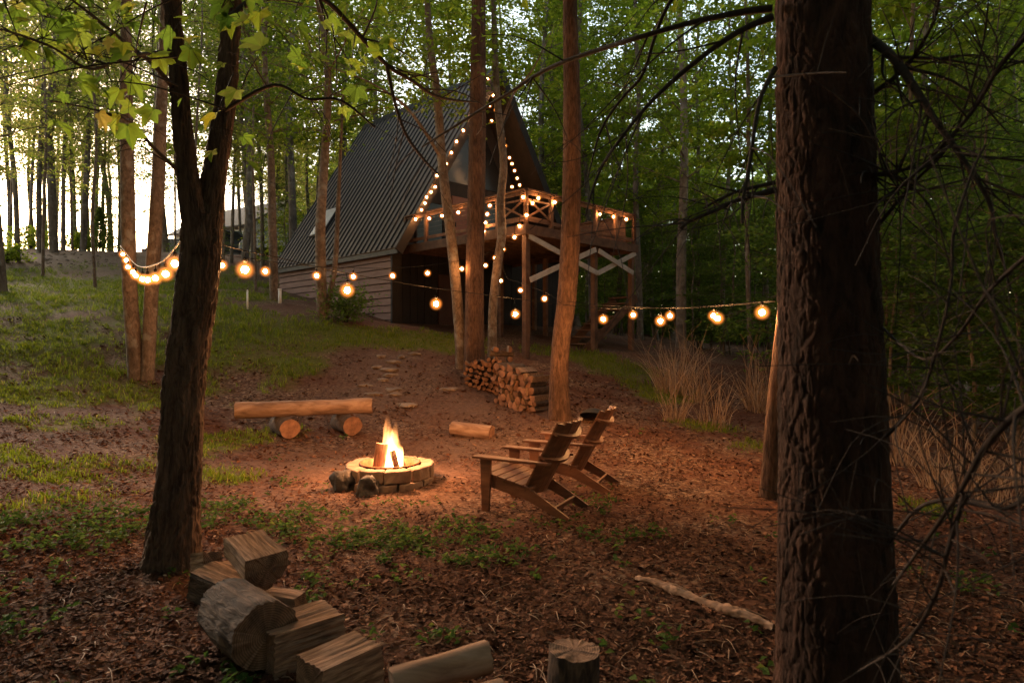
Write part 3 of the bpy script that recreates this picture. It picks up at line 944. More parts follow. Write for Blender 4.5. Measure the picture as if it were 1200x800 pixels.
# skylight in the near slope
def roofpt(y, s, h=0.0):
    return Vector((xe + tx_ * s + nx_ * h, y, ze + tz_ * s + nz_ * h))
sk = MB()
q = [(5.35, 1.35), (6.45, 1.35), (6.45, 2.75), (5.35, 2.75)]
sk.prism([roofpt(y, s, 0.004) for y, s in q], roofpt(0, 0, 0.09) - roofpt(0, 0, 0))
sko = sk.build('skylight', M['seam'], cab)
sk2 = MB()
q = [(5.43, 1.43), (6.37, 1.43), (6.37, 2.67), (5.43, 2.67)]
sk2.prism([roofpt(y, s, 0.092) for y, s in q], roofpt(0, 0, 0.012) - roofpt(0, 0, 0))
sk2.build('pane', M['skyreflection'], sko)

# ---- deck, a part of the cabin
DX0, DX1, DY0, DY1 = 0.42, 5.45, -5.5, -0.02
FZ, RZ = 3.80, 4.72
dk = MB()
nb = 38
for k in range(nb):
    x = DX0 + (DX1 - DX0) * (k + 0.5) / nb
    dk.box((x, (DY0 + DY1) / 2, FZ - 0.016), ((DX1 - DX0) / nb - 0.008, DY1 - DY0, 0.032))
deck = dk.build('deck', M['deckwood'], cab)
fa = MB()
fa.box((DX0 - 0.022, (DY0 + DY1) / 2, FZ - 0.135), (0.042, DY1 - DY0 + 0.08, 0.25))
fa.box(((DX0 + DX1) / 2, DY0 - 0.022, FZ - 0.135), (DX1 - DX0, 0.042, 0.25))
fa.box((DX1 + 0.022, (DY0 + DY1) / 2, FZ - 0.135), (0.042, DY1 - DY0 + 0.08, 0.25))
fa.build('fascia', M['deckwood'], deck)
jo = MB()
for k in range(13):
    y = DY0 + 0.2 + k * 0.43
    jo.box(((DX0 + DX1) / 2, y, FZ - 0.125), (DX1 - DX0 - 0.02, 0.045, 0.18))
jo.build('joists', M['deckwood'], deck).name = 'joist_frame'
for x, y, t in ((DX0 + 0.12, DY0 + 0.12, 0.15), (3.44, DY0 + 0.12, 0.15), (DX1 - 0.12, DY0 + 0.12, 0.15), (DX0 + 1.6, -2.9, 0.12), (3.44, -2.7, 0.13), (DX1 - 0.12, -2.7, 0.15), (DX1 - 0.1, -1.2, 0.13), (4.5, -2.5, .13)):
    pw = CW(x, y)
    zb = gz(pw.x, pw.y) - CO.z - 0.25
    MB().box((x, y, (zb + FZ - 0.26) / 2), (t, t, FZ - 0.26 - zb)).build('post', M['deckwood'], deck, bevel=0.006)
yb = DY0 + 0.02
for a, b, o_ in (((0.52, 3.50), (3.44, 2.75), 0.0), ((0.52, 2.35), (3.3, 3.42), 0.05), ((3.46, 2.75), (5.4, 3.52), 0.0), ((3.44, 3.40), (5.2, 2.88), 0.05)):
    MB().bar((a[0], yb - o_ - 0.02, a[1]), (b[0], yb - o_ - 0.02, b[1]), 0.035, 0.14).build('brace', M['braceboard'], deck)
# railings
def rail_run(a, b, bays, xs=()):
    a, b = Vector((a[0], a[1], 0)), Vector((b[0], b[1], 0))
    d = (b - a)
    r = MB()
    up = Vector((0, 0, 1))
    r.bar(a + up * RZ, b + up * RZ, 0.16, 0.04)
    r.bar(a + up * (RZ - 0.08), b + up * (RZ - 0.08), 0.04, 0.09)
    r.bar(a + up * (FZ + 0.14), b + up * (FZ + 0.14), 0.04, 0.09)
    r.build('handrail', M['deckwood'], deck)
    for k in range(bays + 1):
        p = a + d * (k / bays)
        MB().box((p.x, p.y, (FZ - 0.25 + RZ - 0.02) / 2 + 0.0), (0.10, 0.10, RZ - 0.02 - FZ + 0.25)).build('rail_post', M['deckwood'], deck, bevel=0.005)
    wi = MB()
    for k in range(bays):
        if k in xs: continue
        p, q_ = a + d * (k / bays), a + d * ((k + 1) / bays)
        for h in (0.30, 0.44, 0.58, 0.72):
            wi.tube([p + up * (FZ + h), q_ + up * (FZ + h)], 0.004, 5)
    if wi.v: wi.build('rail_wire', M['blackmetal'], deck)
    for k in xs:
        p, q_ = a + d * ((k + 0.06) / bays), a + d * ((k + 0.94) / bays)
        xb = MB()
        z0, z1 = FZ + 0.2, FZ + 0.66
        n = d.normalized().cross(up)
        xb.bar(p + up * z0, q_ + up * z1, 0.03, 0.05); xb.bar(p + up * z1 + n * .032, q_ + up * z0 + n * .032, 0.03, 0.05)
        xb.bar(p + up * z0, q_ + up * z0, 0.035, 0.05); xb.bar(p + up * z1, q_ + up * z1, 0.035, 0.05)
        xb.build('cross_panel', M['deckwood'], deck)
rail_run((DX0 + 0.06, DY1 - 0.1), (DX0 + 0.06, DY0 + 0.06), 5, (4,))
rail_run((DX0 + 0.06, DY0 + 0.06), (DX1 - 0.06, DY0 + 0.06), 5, (0,))
rail_run((DX1 - 0.06, DY0 + 0.06), (DX1 - 0.06, DY1 - 0.1), 4, ())
pv = MB()                                                          # boarded screen on the far side of the deck
for k in range(24):
    pv.box((DX1 - 0.16, DY0 + 0.4 + k * 0.205, FZ + 0.42), (0.025, 0.195, 0.80))
pv.build('screen_boards', M['deckwood'], deck).name = 'board_screen'
# staircase under the deck
st0, st1 = P(672, 412, 19.3), P(733, 350, 20.8)
stair = MB()
hd = Vector((st1.x - st0.x, st1.y - st0.y, 0))
sdv = hd.normalized().cross(Vector((0, 0, 1)))
toL = lambda v: Vector((*to_cabin(v.x, v.y), v.z - CO.z))
for o_ in (-0.45, 0.45):
    stair.bar(toL(st0 + sdv * o_), toL(st1 + sdv * o_), 0.05, 0.26)
sto = stair.build('staircase', M['deckwood'], cab)
for k in range(8):
    p = st0 + (st1 - st0) * ((k + 0.5) / 8) + Vector((0, 0, 0.13))
    a, b = toL(p - sdv * 0.5), toL(p + sdv * 0.5)
    MB().bar(a, b, 0.28, 0.045).build('tread', M['deckwood'], sto)

# ------------------------------------------------------------------ foreground and midground trees
def hero_tree(name, label, limbs, bark, group=None, amp=0.012, nseg=40, rings=90, flare=0.5, ang=5, vert=2.0, cat='tree', style='ridge'):
    base = Vector(limbs[0][0][0])
    t = empty(name, base, label, cat, group)
    parts = []
    for i, (pts, rad) in enumerate(limbs):
        pl = [tuple(Vector(p) - base) for p in pts]
        parts.append(tube_np(pl, rad, nseg if i == 0 else max(12, nseg * 2 // 3), rings if i == 0 else max(20, rings * 2 // 3), amp if i == 0 else amp * 0.8, ang, vert, flare if i == 0 else 0, 17 * i + len(name), style))
    V, F = merge(parts)
    link('trunk', np_mesh('trunk', V, F, bark), t)
    return t
def px_limb(lst, z0=None):
    """[(px,py,d,width px)] -> points, radii"""
    pts = [P(a, b, d) for a, b, d, w_ in lst]
    rad = [w_ / 2 / FPX * d for a, b, d, w_ in lst]
    return pts, rad
def branch(tree, lst, mat, name='branch', nseg=6, rings=24, twigs=0, seed=0, tl=0.5):
    rg = np.random.default_rng(seed)
    pts, rad = px_limb(lst)
    b = tree.location
    pl = [tuple(p - b) for p in pts]
    parts = [tube_np(pl, rad, nseg, rings, rad[0] * 0.12, 3, 8, 0, seed)]
    c, r = catmull(pl, rad, rings)
    for k in range(twigs):
        i = int(rg.integers(2, rings - 2))
        tg = c[min(i + 1, rings - 1)] - c[i - 1]
        tg /= np.linalg.norm(tg)
        d = tg * 0.7 + rg.normal(0, 0.6, 3)
        d /= np.linalg.norm(d)
        L = tl * rg.uniform(0.4, 1.2)
        p1 = c[i] + d * L * 0.5 + rg.normal(0, 0.05 * L, 3)
        p2 = c[i] + d * L + rg.normal(0, 0.10 * L, 3) - np.array([0, 0, 0.12 * L])
        parts.append(tube_np([c[i], p1, p2], [r[i] * 0.5, r[i] * 0.32, r[i] * 0.12 + 0.0008], 4, 8))
        if rg.uniform() < 0.6:
            d2 = d + rg.normal(0, 0.7, 3); d2 /= np.linalg.norm(d2)
            parts.append(tube_np([p1, p1 + d2 * L * 0.25, p1 + d2 * L * 0.5 - np.array([0, 0, 0.08 * L])], [r[i] * 0.3, r[i] * 0.2, 0.001], 4, 6))
    V, F = merge(parts)
    return link(name, np_mesh(name, V, F, mat), tree)

# the forked oak by the split logs
g0 = G(201, 664)
D = g0.y
oak = hero_tree('forked_tree', 'dark forked tree standing left of the fire, its trunk splitting into two limbs', [
    ([g0 - Vector((0, 0, .3)), g0, P(210, 560, D), P(217, 440, D), P(232, 330, D + .05), P(238, 255, D + .1)], [.22, .188, .155, .148, .15, .15]),
    ([P(234, 300, D), P(222, 220, D), P(213, 140, D - .05), P(207, 60, D - .1), P(196, -40, D - .2), P(180, -200, D - .4)], [.095, .085, .070, .060, .055, .045]),
    ([P(240, 290, D + .1), P(252, 200, D + .15), P(264, 120, D + .2), P(270, 40, D + .25), P(274, -60, D + .3), P(285, -220, D + .4)], [.11, .09, .080, .072, .068, .05])],
    M['bark_oak'], amp=0.020, nseg=150, rings=420, flare=0.35, ang=4, vert=4.5, style='p22.16')
def maple_outline():
    pts = []
    lob = [(0, 1.0), (14, .72), (30, .52), (46, .72), (60, .88), (74, .66), (92, .48), (112, .62), (135, .46), (160, .30), (180, .14)]
    for a, r in lob: pts.append((r * math.sin(R(a)), r * math.cos(R(a))))
    for a, r in lob[-2:0:-1]: pts.append((-r * math.sin(R(a)), r * math.cos(R(a))))
    return np.array(pts)
MO = maple_outline()
def maple_leaves(name, tree, spots, seed, mat=None, spread=0.16):
    """real palmate leaves hanging around the given (px,py,d,count,size) spots"""
    rg = np.random.default_rng(seed)
    Vs, rn, Fs, b = [], [], [], 0
    tw = []
    n = len(MO)
    for px, py, d, cnt, size in spots:
        c = np.array(P(px, py, d))
        for k in range(cnt):
            o = rg.normal(0, spread, 3)
            S = size * rg.uniform(.5, 1.25)
            tw.append((c, c + o * .5 + [0, 0, .02], c + o))
            yaw = rg.uniform(0, 2 * np.pi); pit = rg.normal(-0.7, 0.35); rol = rg.normal(0, .4)
            E = np.array(Euler((pit, rol, yaw)).to_matrix())
            q = np.column_stack([MO * S, -0.30 * S * (MO ** 2).sum(1) + 0.35 * S * np.abs(MO[:, 0])])
            Vs.append(np.concatenate([[c + o], q @ E.T + c + o + (E @ np.array([0, S * .25, 0]))]))
            for i in range(n):
                Fs.append((b, b + 1 + i, b + 1 + (i + 1) % n))
            rn += [float(np.clip(rg.normal(.55, .25), 0, 1))] * (n + 1)
            b += n + 1
    tb = [tube_np(t_, [.0025, .0018, .001], 3, 4) for t_ in tw]
    for px, py, d, cnt, size in spots:
        c = np.array(P(px, py, d)); v_ = rg.normal(0, 1, 3) * [.22, .22, .1] + [0, .05, .16]
        tb.append(tube_np([c, c + v_ * .5 + [0, 0, .03], c + v_ * 1.3], [.003, .0045, .006], 4, 6))
    tv_, tf_ = merge(tb)
    link('twigs', np_mesh('leaf_twigs', tv_ - np.array(tree.location), tf_, M['twig']), tree).name = 'twig_spray'
    V = np.concatenate(Vs) - np.array(tree.location)
    return link(name, np_mesh(name, V, np.array(Fs), mat or M['leaf_maple'], False, attrs={'rnd': np.array(rn)}), tree)
branch(oak, [(210, 112, D, 7), (182, 78, D - .4, 6), (153, 55, D - .8, 5), (120, 28, D - 1.2, 4), (84, 0, D - 1.5, 3), (40, -30, D - 1.8, 2)], M['twig'], twigs=9, seed=1)
branch(oak, [(215, 206, D, 5), (182, 175, D - .4, 4), (156, 146, D - .7, 3.4), (130, 135, D - 1, 3), (104, 127, D - 1.2, 2), (60, 118, D - 1.5, 1.5)], M['twig'], twigs=9, seed=2)
branch(oak, [(205, 60, D, 5), (150, 66, D - .9, 4), (107, 81, D - 1.4, 3.5), (60, 55, D - 1.7, 3), (0, 34, D - 2, 2.5), (-50, 20, D - 2.2, 2)], M['twig'], twigs=7, seed=3)
branch(oak, [(270, 20, D, 7), (330, -20, D + .3, 7), (380, 0, D + .6, 6), (410, 29, D + .8, 6), (453, 76, D + 1, 5), (482, 94, D + 1.2, 4.5), (514, 114, D + 1.5, 4), (560, 120, D + 2, 2)], M['twig'], twigs=12, seed=4, tl=.8)
branch(oak, [(453, 76, D + 1, 4.5), (462, 117, D + 1.1, 4), (475, 156, D + 1.2, 3.5), (495, 185, D + 1.3, 3), (514, 205, D + 1.4, 2)], M['twig'], twigs=8, seed=5, tl=.7)
branch(oak, [(262, 130, D + .1, 5), (320, 100, D, 4), (360, 116, D - .1, 3), (400, 118, D - .1, 3), (440, 150, D, 2)], M['twig'], twigs=9, seed=6, tl=.7)
maple_leaves('crown', oak, [(60, 22, 3.4, 7, .085), (40, 60, 3.3, 6, .075), (105, 78, 3.5, 8, .085), (120, 50, 3.7, 8, .10), (165, 55, 4.0, 6, .10), (140, 20, 3.6, 6, .1), (95, 62, 3.5, 6, .09),
                         (245, 95, 4.4, 3, .12), (250, 150, 4.5, 3, .12), (260, 130, 4.5, 2, .1), (260, 10, 4.1, 4, .12), (285, 28, 4.1, 4, .13), (300, 5, 4.2, 5, .12), (200, 20, 4.2, 3, .10),
                         (50, 45, 3.3, 6, .10), (75, 12, 3.4, 8, .11), (130, 8, 3.7, 8, .11), (180, 30, 4.0, 6, .11), (25, 55, 3.2, 6, .08), (155, 85, 3.8, 6, .1), (225, 15, 4.3, 5, .12), (375, 70, 4.9, 5, .12), (412, 80, 5.3, 5, .13), (345, 15, 5.0, 6, .12), (330, 40, 5.0, 4, .11), (20, 5, 3.3, 6, .09), (10, 100, 3.2, 3, .06), (130, 95, 3.6, 5, .09), (420, 25, 5.6, 6, .11), (470, 60, 5.9, 5, .10)], 5)

# twin-stemmed tree carrying the left end of the lights
g1 = G(165, 443)
D = g1.y
twin = hero_tree('twin_stemmed_tree', 'slim twin-stemmed tree glowing behind the swag of bulbs on the left lawn', [
    ([g1 + Vector((-.06, 0, -.3)), g1 + Vector((-.08, 0, 0)), P(153, 350, D), P(150, 240, D), P(148, 120, D), P(148, 0, D), P(150, -160, D)], [.18, .15, .135, .13, .115, .095, .06]),
    ([g1 + Vector((.12, 0, -.3)), g1 + Vector((.14, 0, .1)), P(178, 330, D + .1), P(184, 240, D + .2), P(189, 130, D + .3), P(192, 40, D + .4), P(196, -140, D + .5)], [.16, .13, .13, .13, .11, .085, .05])],
    M['bark_maple'], amp=0.008, nseg=40, rings=110, flare=0.25, ang=5, vert=3)
c_ = link('crown', MIDT[1][1], twin); c_.location = (0, 0, 5.5); c_.scale = (1.1, 1.1, 0.8)

# cluster by the woodpile: each a tree of its own
g2 = G(556, 437)
D = g2.y
b1 = hero_tree('poplar_tree', 'thick straight trunk rising behind the woodpile in front of the A-frame gable', [
    ([g2 - Vector((0, 0, .4)), g2, P(556, 340, D), P(558, 240, D), P(560, 120, D), P(561, 0, D), P(563, -250, D)], [.27, .24, .212, .205, .19, .16, .10])], M['bark_poplar'], amp=0.012, nseg=90, rings=420, flare=0.35, ang=4, vert=2.5, style='p22.12')
g3 = G(541, 433)
D3 = g3.y
b2 = hero_tree('maple_tree', 'thin pale leaning trunk crossing the left side of the gable', [
    ([g3 - Vector((0, 0, .4)), g3, P(538, 380, D3), P(531, 300, D3), P(524, 240, D3), P(518, 190, D3 + .1), P(512, 110, D3 + .2), P(503, 40, D3 + .3), P(496, -120, D3 + .5)], [.15, .14, .125, .12, .115, .11, .095, .08, .04]),
    ([P(517, 185, D3), P(495, 150, D3 - .3), P(470, 120, D3 - .6), P(430, 95, D3 - .8), P(390, 80, D3 - 1)], [.045, .035, .028, .018, .008])], M['bark_maple'], amp=0.007, nseg=30, rings=120, flare=0.2, ang=4, vert=3)
c_ = link('crown', MIDT[0][1], b2); c_.location = (-.6, .3, 2.5); c_.scale = (1.15, 1.15, .95)
g4 = G(577, 418)
D4 = g4.y
b3 = hero_tree('maple_tree', 'thin crooked pale trunk standing between the thick trunk and the deck corner post', [
    ([g4 - Vector((0, 0, .4)), g4, P(578, 360, D4), P(583, 310, D4), P(588, 275, D4), P(587, 235, D4), P(590, 190, D4), P(584, 130, D4), P(580, 60, D4), P(576, -120, D4)], [.14, .125, .115, .115, .11, .105, .10, .09, .08, .04]),
    ([P(586, 150, D4), P(602, 110, D4), P(625, 80, D4 - .2), P(650, 30, D4 - .4)], [.04, .03, .02, .008])], M['bark_maple'], amp=0.008, nseg=30, rings=120, flare=0.2, ang=4, vert=3)
c_ = link('crown', MIDT[2][1], b3); c_.location = (0, .4, 3.2); c_.scale = (1.15, 1.15, .95)
g5 = G(656, 491)
D = g5.y
curv = hero_tree('curved_tree', 'reddish trunk with a bend at the right end of the woodpile', [
    ([g5 - Vector((0, 0, .3)), g5, P(655, 440, D), P(658, 395, D), P(664, 350, D), P(668, 290, D), P(670, 220, D), P(670, 120, D), P(668, 0, D), P(667, -200, D)], [.25, .20, .168, .163, .175, .178, .172, .155, .13, .08])],
    M['bark_poplar'], amp=0.012, nseg=90, rings=380, flare=0.4, ang=4, vert=3, style='p18.11')
tn = MB()                                                           # the wire ties holding the light cables to the bent trunk
for px, py, lbl, w_, dd, mt, var, rs_ in ((378, 371, 'thin pale trunk beside the cabin wall, its base splitting in two', 12, 0, 'bark_maple', 0, 1.3), (322, 353, 'slender pale trunk at the rear corner of the cabin', 10, 0, 'bark_maple', 1, 1.3)):
    g = G(px, py)
    t = place_tree('maple_tree', MIDT[var], g, lbl, None, rz=1.1 * px, rs=rs_ * w_ / 2 / FPX * g.y / 0.09 / 1.2, hs=1.1, cs=1.1)
    if px == 378:
        l2 = [g + Vector((.05, 0, -.1)), g + Vector((.22, 0, .7)), g + Vector((.33, .1, 1.6)), g + Vector((.38, .2, 3.2)), g + Vector((.5, .3, 6.5))]
        V, F = tube_np([tuple(p - g) for p in l2], [.09, .08, .075, .06, .02], 14, 40, .005, 4, 3)
        o = link('stem', np_mesh('stem', V, F, M['bark_maple']), t); o.rotation_euler = (0, 0, -1.1 * px)
# lone trunk half hidden by the big pine
g6 = G(905, 583)
D = g6.y
hid = hero_tree('leaning_tree', 'pale brown leaning trunk half hidden behind the big pine', [
    ([g6 - Vector((0, 0, .3)), g6, P(907, 520, D), P(912, 450, D), P(922, 350, D), P(935, 200, D), P(950, 0, D), P(965, -250, D)], [.17, .135, .11, .10, .09, .085, .07, .04])], M['bark_poplar'], amp=0.012, nseg=34, rings=90, flare=0.4)

# the big pine in the foreground
DP = 2.95
gp = ground(978, DP)
pine = hero_tree('pine_tree', 'massive dark pine trunk with scaly bark in the right foreground', [
    ([gp - Vector((0, 0, .35)), gp, P(978, 700, DP), P(975, 520, DP), P(970, 330, DP), P(966, 160, DP), P(963, 0, DP), P(960, -350, DP), P(958, -1100, DP)], [.30, .262, .246, .230, .214, .206, .198, .185, .15])],
    M['bark_pine'], amp=0.011, nseg=340, rings=1150, flare=0.05, ang=4, vert=4.6, style='p38.10')
BR = [
    [(905, 10, 2.95, 9), (860, 16, 3.0, 7.5), (801, 29, 3.1, 6.5), (746, 45, 3.2, 6), (707, 57, 3.4, 5.5), (665, 71, 3.6, 5), (632, 86, 3.8, 4.5), (600, 107, 4.0, 4), (557, 133, 4.3, 3.5), (495, 172, 4.7, 2)],
    [(905, 20, 2.9, 9), (876, 32, 2.9, 7), (847, 49, 2.9, 6.5), (811, 76, 2.95, 6), (782, 101, 3.0, 5.5), (756, 127, 3.0, 5), (730, 159, 3.0, 4.5), (707, 192, 3.1, 4), (694, 224, 3.1, 3), (686, 254, 3.1, 2)],
    [(908, 223, 2.85, 9), (866, 234, 2.8, 6), (840, 246, 2.75, 5), (811, 258, 2.7, 4.5), (797, 268, 2.7, 3.5)],
    [(908, 80, 2.85, 7), (893, 110, 2.75, 5), (886, 140, 2.7, 5), (878, 195, 2.65, 4.5), (871, 234, 2.6, 4), (870, 262, 2.6, 3)],
    [(905, -60, 3.0, 7), (830, -50, 3.1, 6), (787, 0, 3.2, 5), (769, 39, 3.3, 4.5), (753, 88, 3.4, 4), (730, 114, 3.5, 3.5), (704, 153, 3.6, 3), (689, 208, 3.7, 1.5)],
    [(908, 214, 2.85, 6), (860, 226, 2.85, 4), (824, 244, 2.85, 3)],
    [(1018, 45, 2.9, 12), (1045, 66, 2.75, 10), (1070, 100, 2.6, 9), (1095, 140, 2.5, 8), (1120, 175, 2.45, 7), (1145, 212, 2.4, 6), (1160, 240, 2.4, 5), (1166, 275, 2.4, 4), (1185, 340, 2.4, 2)],
    [(1018, 205, 2.9, 6), (1040, 203, 2.7, 6), (1060, 199, 2.6, 4)],
    [(1022, 110, 2.9, 6), (1060, 80, 2.7, 5), (1092, 30, 2.5, 4), (1105, -20, 2.4, 3)],
    [(1024, 240, 2.9, 5), (1060, 215, 2.6, 4), (1100, 175, 2.5, 4), (1140, 130, 2.4, 5), (1170, 80, 2.3, 6), (1205, 40, 2.2, 6)],
    [(1024, 270, 2.9, 5), (1070, 215, 2.7, 4), (1115, 165, 2.5, 3), (1150, 60, 2.4, 2.5), (1160, -20, 2.3, 2)],
    [(1035, 700, 2.9, 3), (1080, 640, 2.0, 4), (1125, 575, 1.7, 6), (1150, 530, 1.6, 8), (1185, 490, 1.5, 9), (1230, 460, 1.4, 9)],
    [(1000, 790, 2.75, 3), (1060, 752, 2.0, 4), (1095, 700, 1.8, 5), (1112, 640, 1.7, 6), (1130, 580, 1.65, 7)],
    [(1030, 380, 2.9, 3), (1080, 420, 2.3, 3), (1120, 395, 2.1, 4), (1160, 340, 1.95, 5), (1215, 290, 1.8, 6)],
    [(1030, 520, 2.9, 3), (1075, 470, 2.3, 4), (1100, 400, 2.1, 4), (1115, 330, 2.1, 4), (1118, 270, 2.1, 4), (1140, 200, 2.1, 3.5), (1155, 170, 2.1, 3)],
    [(1040, 640, 2.8, 3), (1070, 600, 2.3, 4), (1110, 585, 2.1, 5), (1180, 595, 1.9, 5), (1230, 560, 1.8, 4)],
]
for i, b in enumerate(BR):
    branch(pine, b, M['twig'], twigs=(8 if i < 6 else 24), seed=40 + i, tl=(0.5 if i < 6 else 0.55))
crp = link('crown', BIG[0][1], pine); crp.location = (0, 0, 5.2)
for t_, v_, z_ in ((oak, 1, 6.4), (oak, 0, 8.2), (pine, 1, 8.0), (hid, 0, 6.5)):
    c_ = link('shade_crown', BIG[v_][1], t_); c_.location = (0, 0, z_); c_.rotation_euler = (0, 0, z_)  # extra leaf crowns above the view, added to shade the foreground

# ------------------------------------------------------------------ background trees
LL = 'slim bare trunk silhouetted against the bright sky on the left hilltop'
lefts = [(4, 342, 11, 0), (21, 306, 6, 1), (46, 296, 6, 2), (64, 296, 10, 0), (74, 293, 5, 3), (88, 290, 4, 1), (97, 294, 7, 2), (105, 290, 4, 0), (131, 292, 6, 1), (139, 289, 4, 3), (180, 288, 8, 2), (196, 287, 8, 0), (34, 290, 4, 3), (121, 288, 4, 2), (284, 326, 9, 2), (297, 322, 6, 1), (271, 308, 4, 0), (308, 318, 5, 3), (112, 287, 5, 1), (55, 288, 4, 2)]
uniq = {4: 'stout pale trunk at the left edge of the photo, low on the lawn', 64: 'thickest dark trunk on top of the gravel mound', 284: 'dark trunk beside the hanging bulbs right of the forked tree', 297: 'thinner trunk directly behind the bulb right of the forked tree'}
for i, (px, py, w_, v) in enumerate(lefts):
    g = G(px, py)
    if g.y > 60: g = ground(px, 36 + i % 5)
    place_tree('tall_tree', POLE[v], g - Vector((0, 0, .1)), uniq.get(px, LL), None if px in uniq else 'trunks on the left hilltop', rz=i * 1.7, rs=w_ / 2 / FPX * g.y / 0.13, hs=0.95 + 0.05 * (i % 5), cs=1.0 + .05 * (i % 4))
rt = np.random.default_rng(77)
cnt = 0
def ok(x, y):
    return not in_cabin(x, y, 1.6)
# hilltop stand behind (left)
for k in range(26):
    px = rt.uniform(-30, 430); d = rt.uniform(38, 62)
    g = ground(px, d)
    if not ok(g.x, g.y): continue
    place_tree('tall_tree', POLE[k % 4], g, 'thin far trunk in the stand beyond the left hilltop', 'far trees beyond the hilltop', rz=k * 2.1, rs=rt.uniform(.7, 1.2), hs=rt.uniform(.9, 1.25), cs=rt.uniform(1, 1.35))
for i, (px, d, sc_) in enumerate(((-15, 21, 1.0), (50, 24, 1.1), (112, 22, .95), (178, 25, 1.1), (232, 22, 1.0), (300, 24, 1.05), (85, 31, 1.3), (205, 32, 1.3), (10, 33, 1.3), (262, 30, 1.2))):
    g = ground(px, d)
    place_tree('maple_tree', LEFTM[i % 3], g, 'thin maple with thin sprays of spring leaves in front of the left hilltop', 'thin maples below the left hilltop', rz=i * 1.4, rs=.8, hs=sc_, cs=sc_)
# green canopy behind and left of the cabin
for px, d, v, s in ((225, 30, 0, 1), (345, 29, 1, 1.1), (300, 33, 2, 1.0), (400, 32, 3, 1.1), (250, 40, 3, 1.1), (370, 42, 0, 1.2), (440, 39, 1, 1.15), (490, 41, 2, 1.2), (540, 43, 3, 1.2), (600, 40, 0, 1.15), (650, 36, 1, 1.1), (330, 50, 2, 1.3), (460, 52, 0, 1.3), (560, 54, 1, 1.3), (410, 24.5, 2, .8)):
    g = ground(px, d)
    if not ok(g.x, g.y): continue
    place_tree('broadleaf_tree', TALL[v], g, 'leafy green tree rising behind the cabin roof', 'leafy trees behind the cabin', rz=px * .37, rs=1.1 * s, hs=s, cs=1.1 * s)
# right-hand forest: trunks one can tell apart
RT = [(798, 24, 13, 0, 'straight reddish trunk rising from the dry grass right of the hanging lights'), (751, 27, 8, 1, 'slender trunk just right of the deck'), (648, 29, 9, 2, 'pale trunk seen over the deck railing left of the bent trunk'), (880, 20, 6, 3, 'thin trunk just left of the big pine'),
      (845, 28, 6, 0, None), (822, 33, 7, 1, None), (1062, 15, 6, 3, 'orange-lit thin trunk close to the right of the big pine'), (1095, 17, 8, 2, 'slightly bent pale trunk in the dark thicket on the right'), (1130, 22, 5, 1, None), (1165, 25, 7, 0, None), (1190, 20, 6, 2, None), (720, 34, 6, 3, None), (690, 37, 8, 0, None), (770, 38, 7, 2, None), (905, 30, 8, 1, None), (1040, 28, 7, 3, None)]
for i, (px, d, w_, v, lb) in enumerate(RT):
    g = ground(px, d)
    place_tree('tall_tree', TALL[v], g, lb or 'narrow trunk deep in the dark forest on the right', None if lb else 'trunks in the right forest', rz=i * 1.3, rs=w_ / 2 / FPX * d / 0.15, hs=1.0, cs=1.05)
for k in range(46):
    px = rt.uniform(640, 1240); d = rt.uniform(26, 62)
    g = ground(px, d)
    if not ok(g.x, g.y): continue
    place_tree('broadleaf_tree', TALL[k % 4], g, 'leafy forest tree standing among the trunks on the right', 'leafy trees of the right forest', rz=k * 2.3, rs=rt.uniform(.8, 1.4), hs=rt.uniform(.85, 1.2), cs=rt.uniform(1.0, 1.3))
for k in range(64):
    px = rt.uniform(770, 1260) if k < 52 else rt.uniform(640, 780)
    d = rt.uniform(15.5, 34) if px < 1020 else rt.uniform(11.5, 30)
    if px < 780: d = rt.uniform(27, 40)
    g = ground(px, d)
    if not ok(g.x, g.y): continue
    place_tree('sapling', SAPL[k % 4], g, 'low leafy sapling in the dark understorey on the right', 'saplings of the understorey', rz=k * 1.9, rs=rt.uniform(.8, 1.3), hs=rt.uniform(.7, 1.2), cs=rt.uniform(.9, 1.3))
for i, (px, d, s) in enumerate(((235, 27, .6), (340, 30, .7), (100, 33, .45), (120, 34, .5), (60, 36, .4))):
    g = ground(px, d)
    place_tree('sapling', SAPL[i % 4], g, 'young bushy tree on the hilltop near the parked cars', 'young trees on the hilltop', rz=i, rs=1, hs=s, cs=s * 1.2)

# far woods: one mass nobody could count
rg = np.random.default_rng(5)
n = 46000
ang_ = np.concatenate([rg.uniform(-4, 48, n * 3 // 4), rg.uniform(-20, -2, n - n * 3 // 4)])
dist = rg.uniform(62, 85, n)
fx, fy = np.sin(np.radians(ang_)) * dist, np.cos(np.radians(ang_)) * dist
gzv = gza(fx, fy)
colh = 16 + 7 * fbm(np.stack([ang_ * .35, dist * .05, ang_ * 0], -1), 3, 3)
fz = gzv + rg.uniform(0, 1, n) ** 0.8 * colh
n2 = 76000                                                         # unseen leaf ring behind and beside the camera, added to shade the foreground
a2 = rg.uniform(52, 311, n2)
d2_ = rg.uniform(9, 30, n2)
f2x, f2y = np.sin(np.radians(a2)) * d2_, np.cos(np.radians(a2)) * d2_
f2z = gza(f2x, f2y) + 0.5 + rg.uniform(0, 1, n2) * 19
Va, Fa = leaf_quads(np.stack([fx, fy, fz], -1), 0.7, 0.85, rg)
Vb, Fb = leaf_quads(np.stack([f2x, f2y, f2z], -1), 0.7, 0.6, rg)
n3 = 16000                                                         # and its dense lower storey
a3 = rg.uniform(1, 46, n3)
d3_ = rg.uniform(44, 60, n3)
f3x, f3y = np.sin(np.radians(a3)) * d3_, np.cos(np.radians(a3)) * d3_
Vc, Fc = leaf_quads(np.stack([f3x, f3y, gza(f3x, f3y) + 6.5 * rg.uniform(0, 1, n3) ** 1.2], -1), 0.9, 0.7, rg)
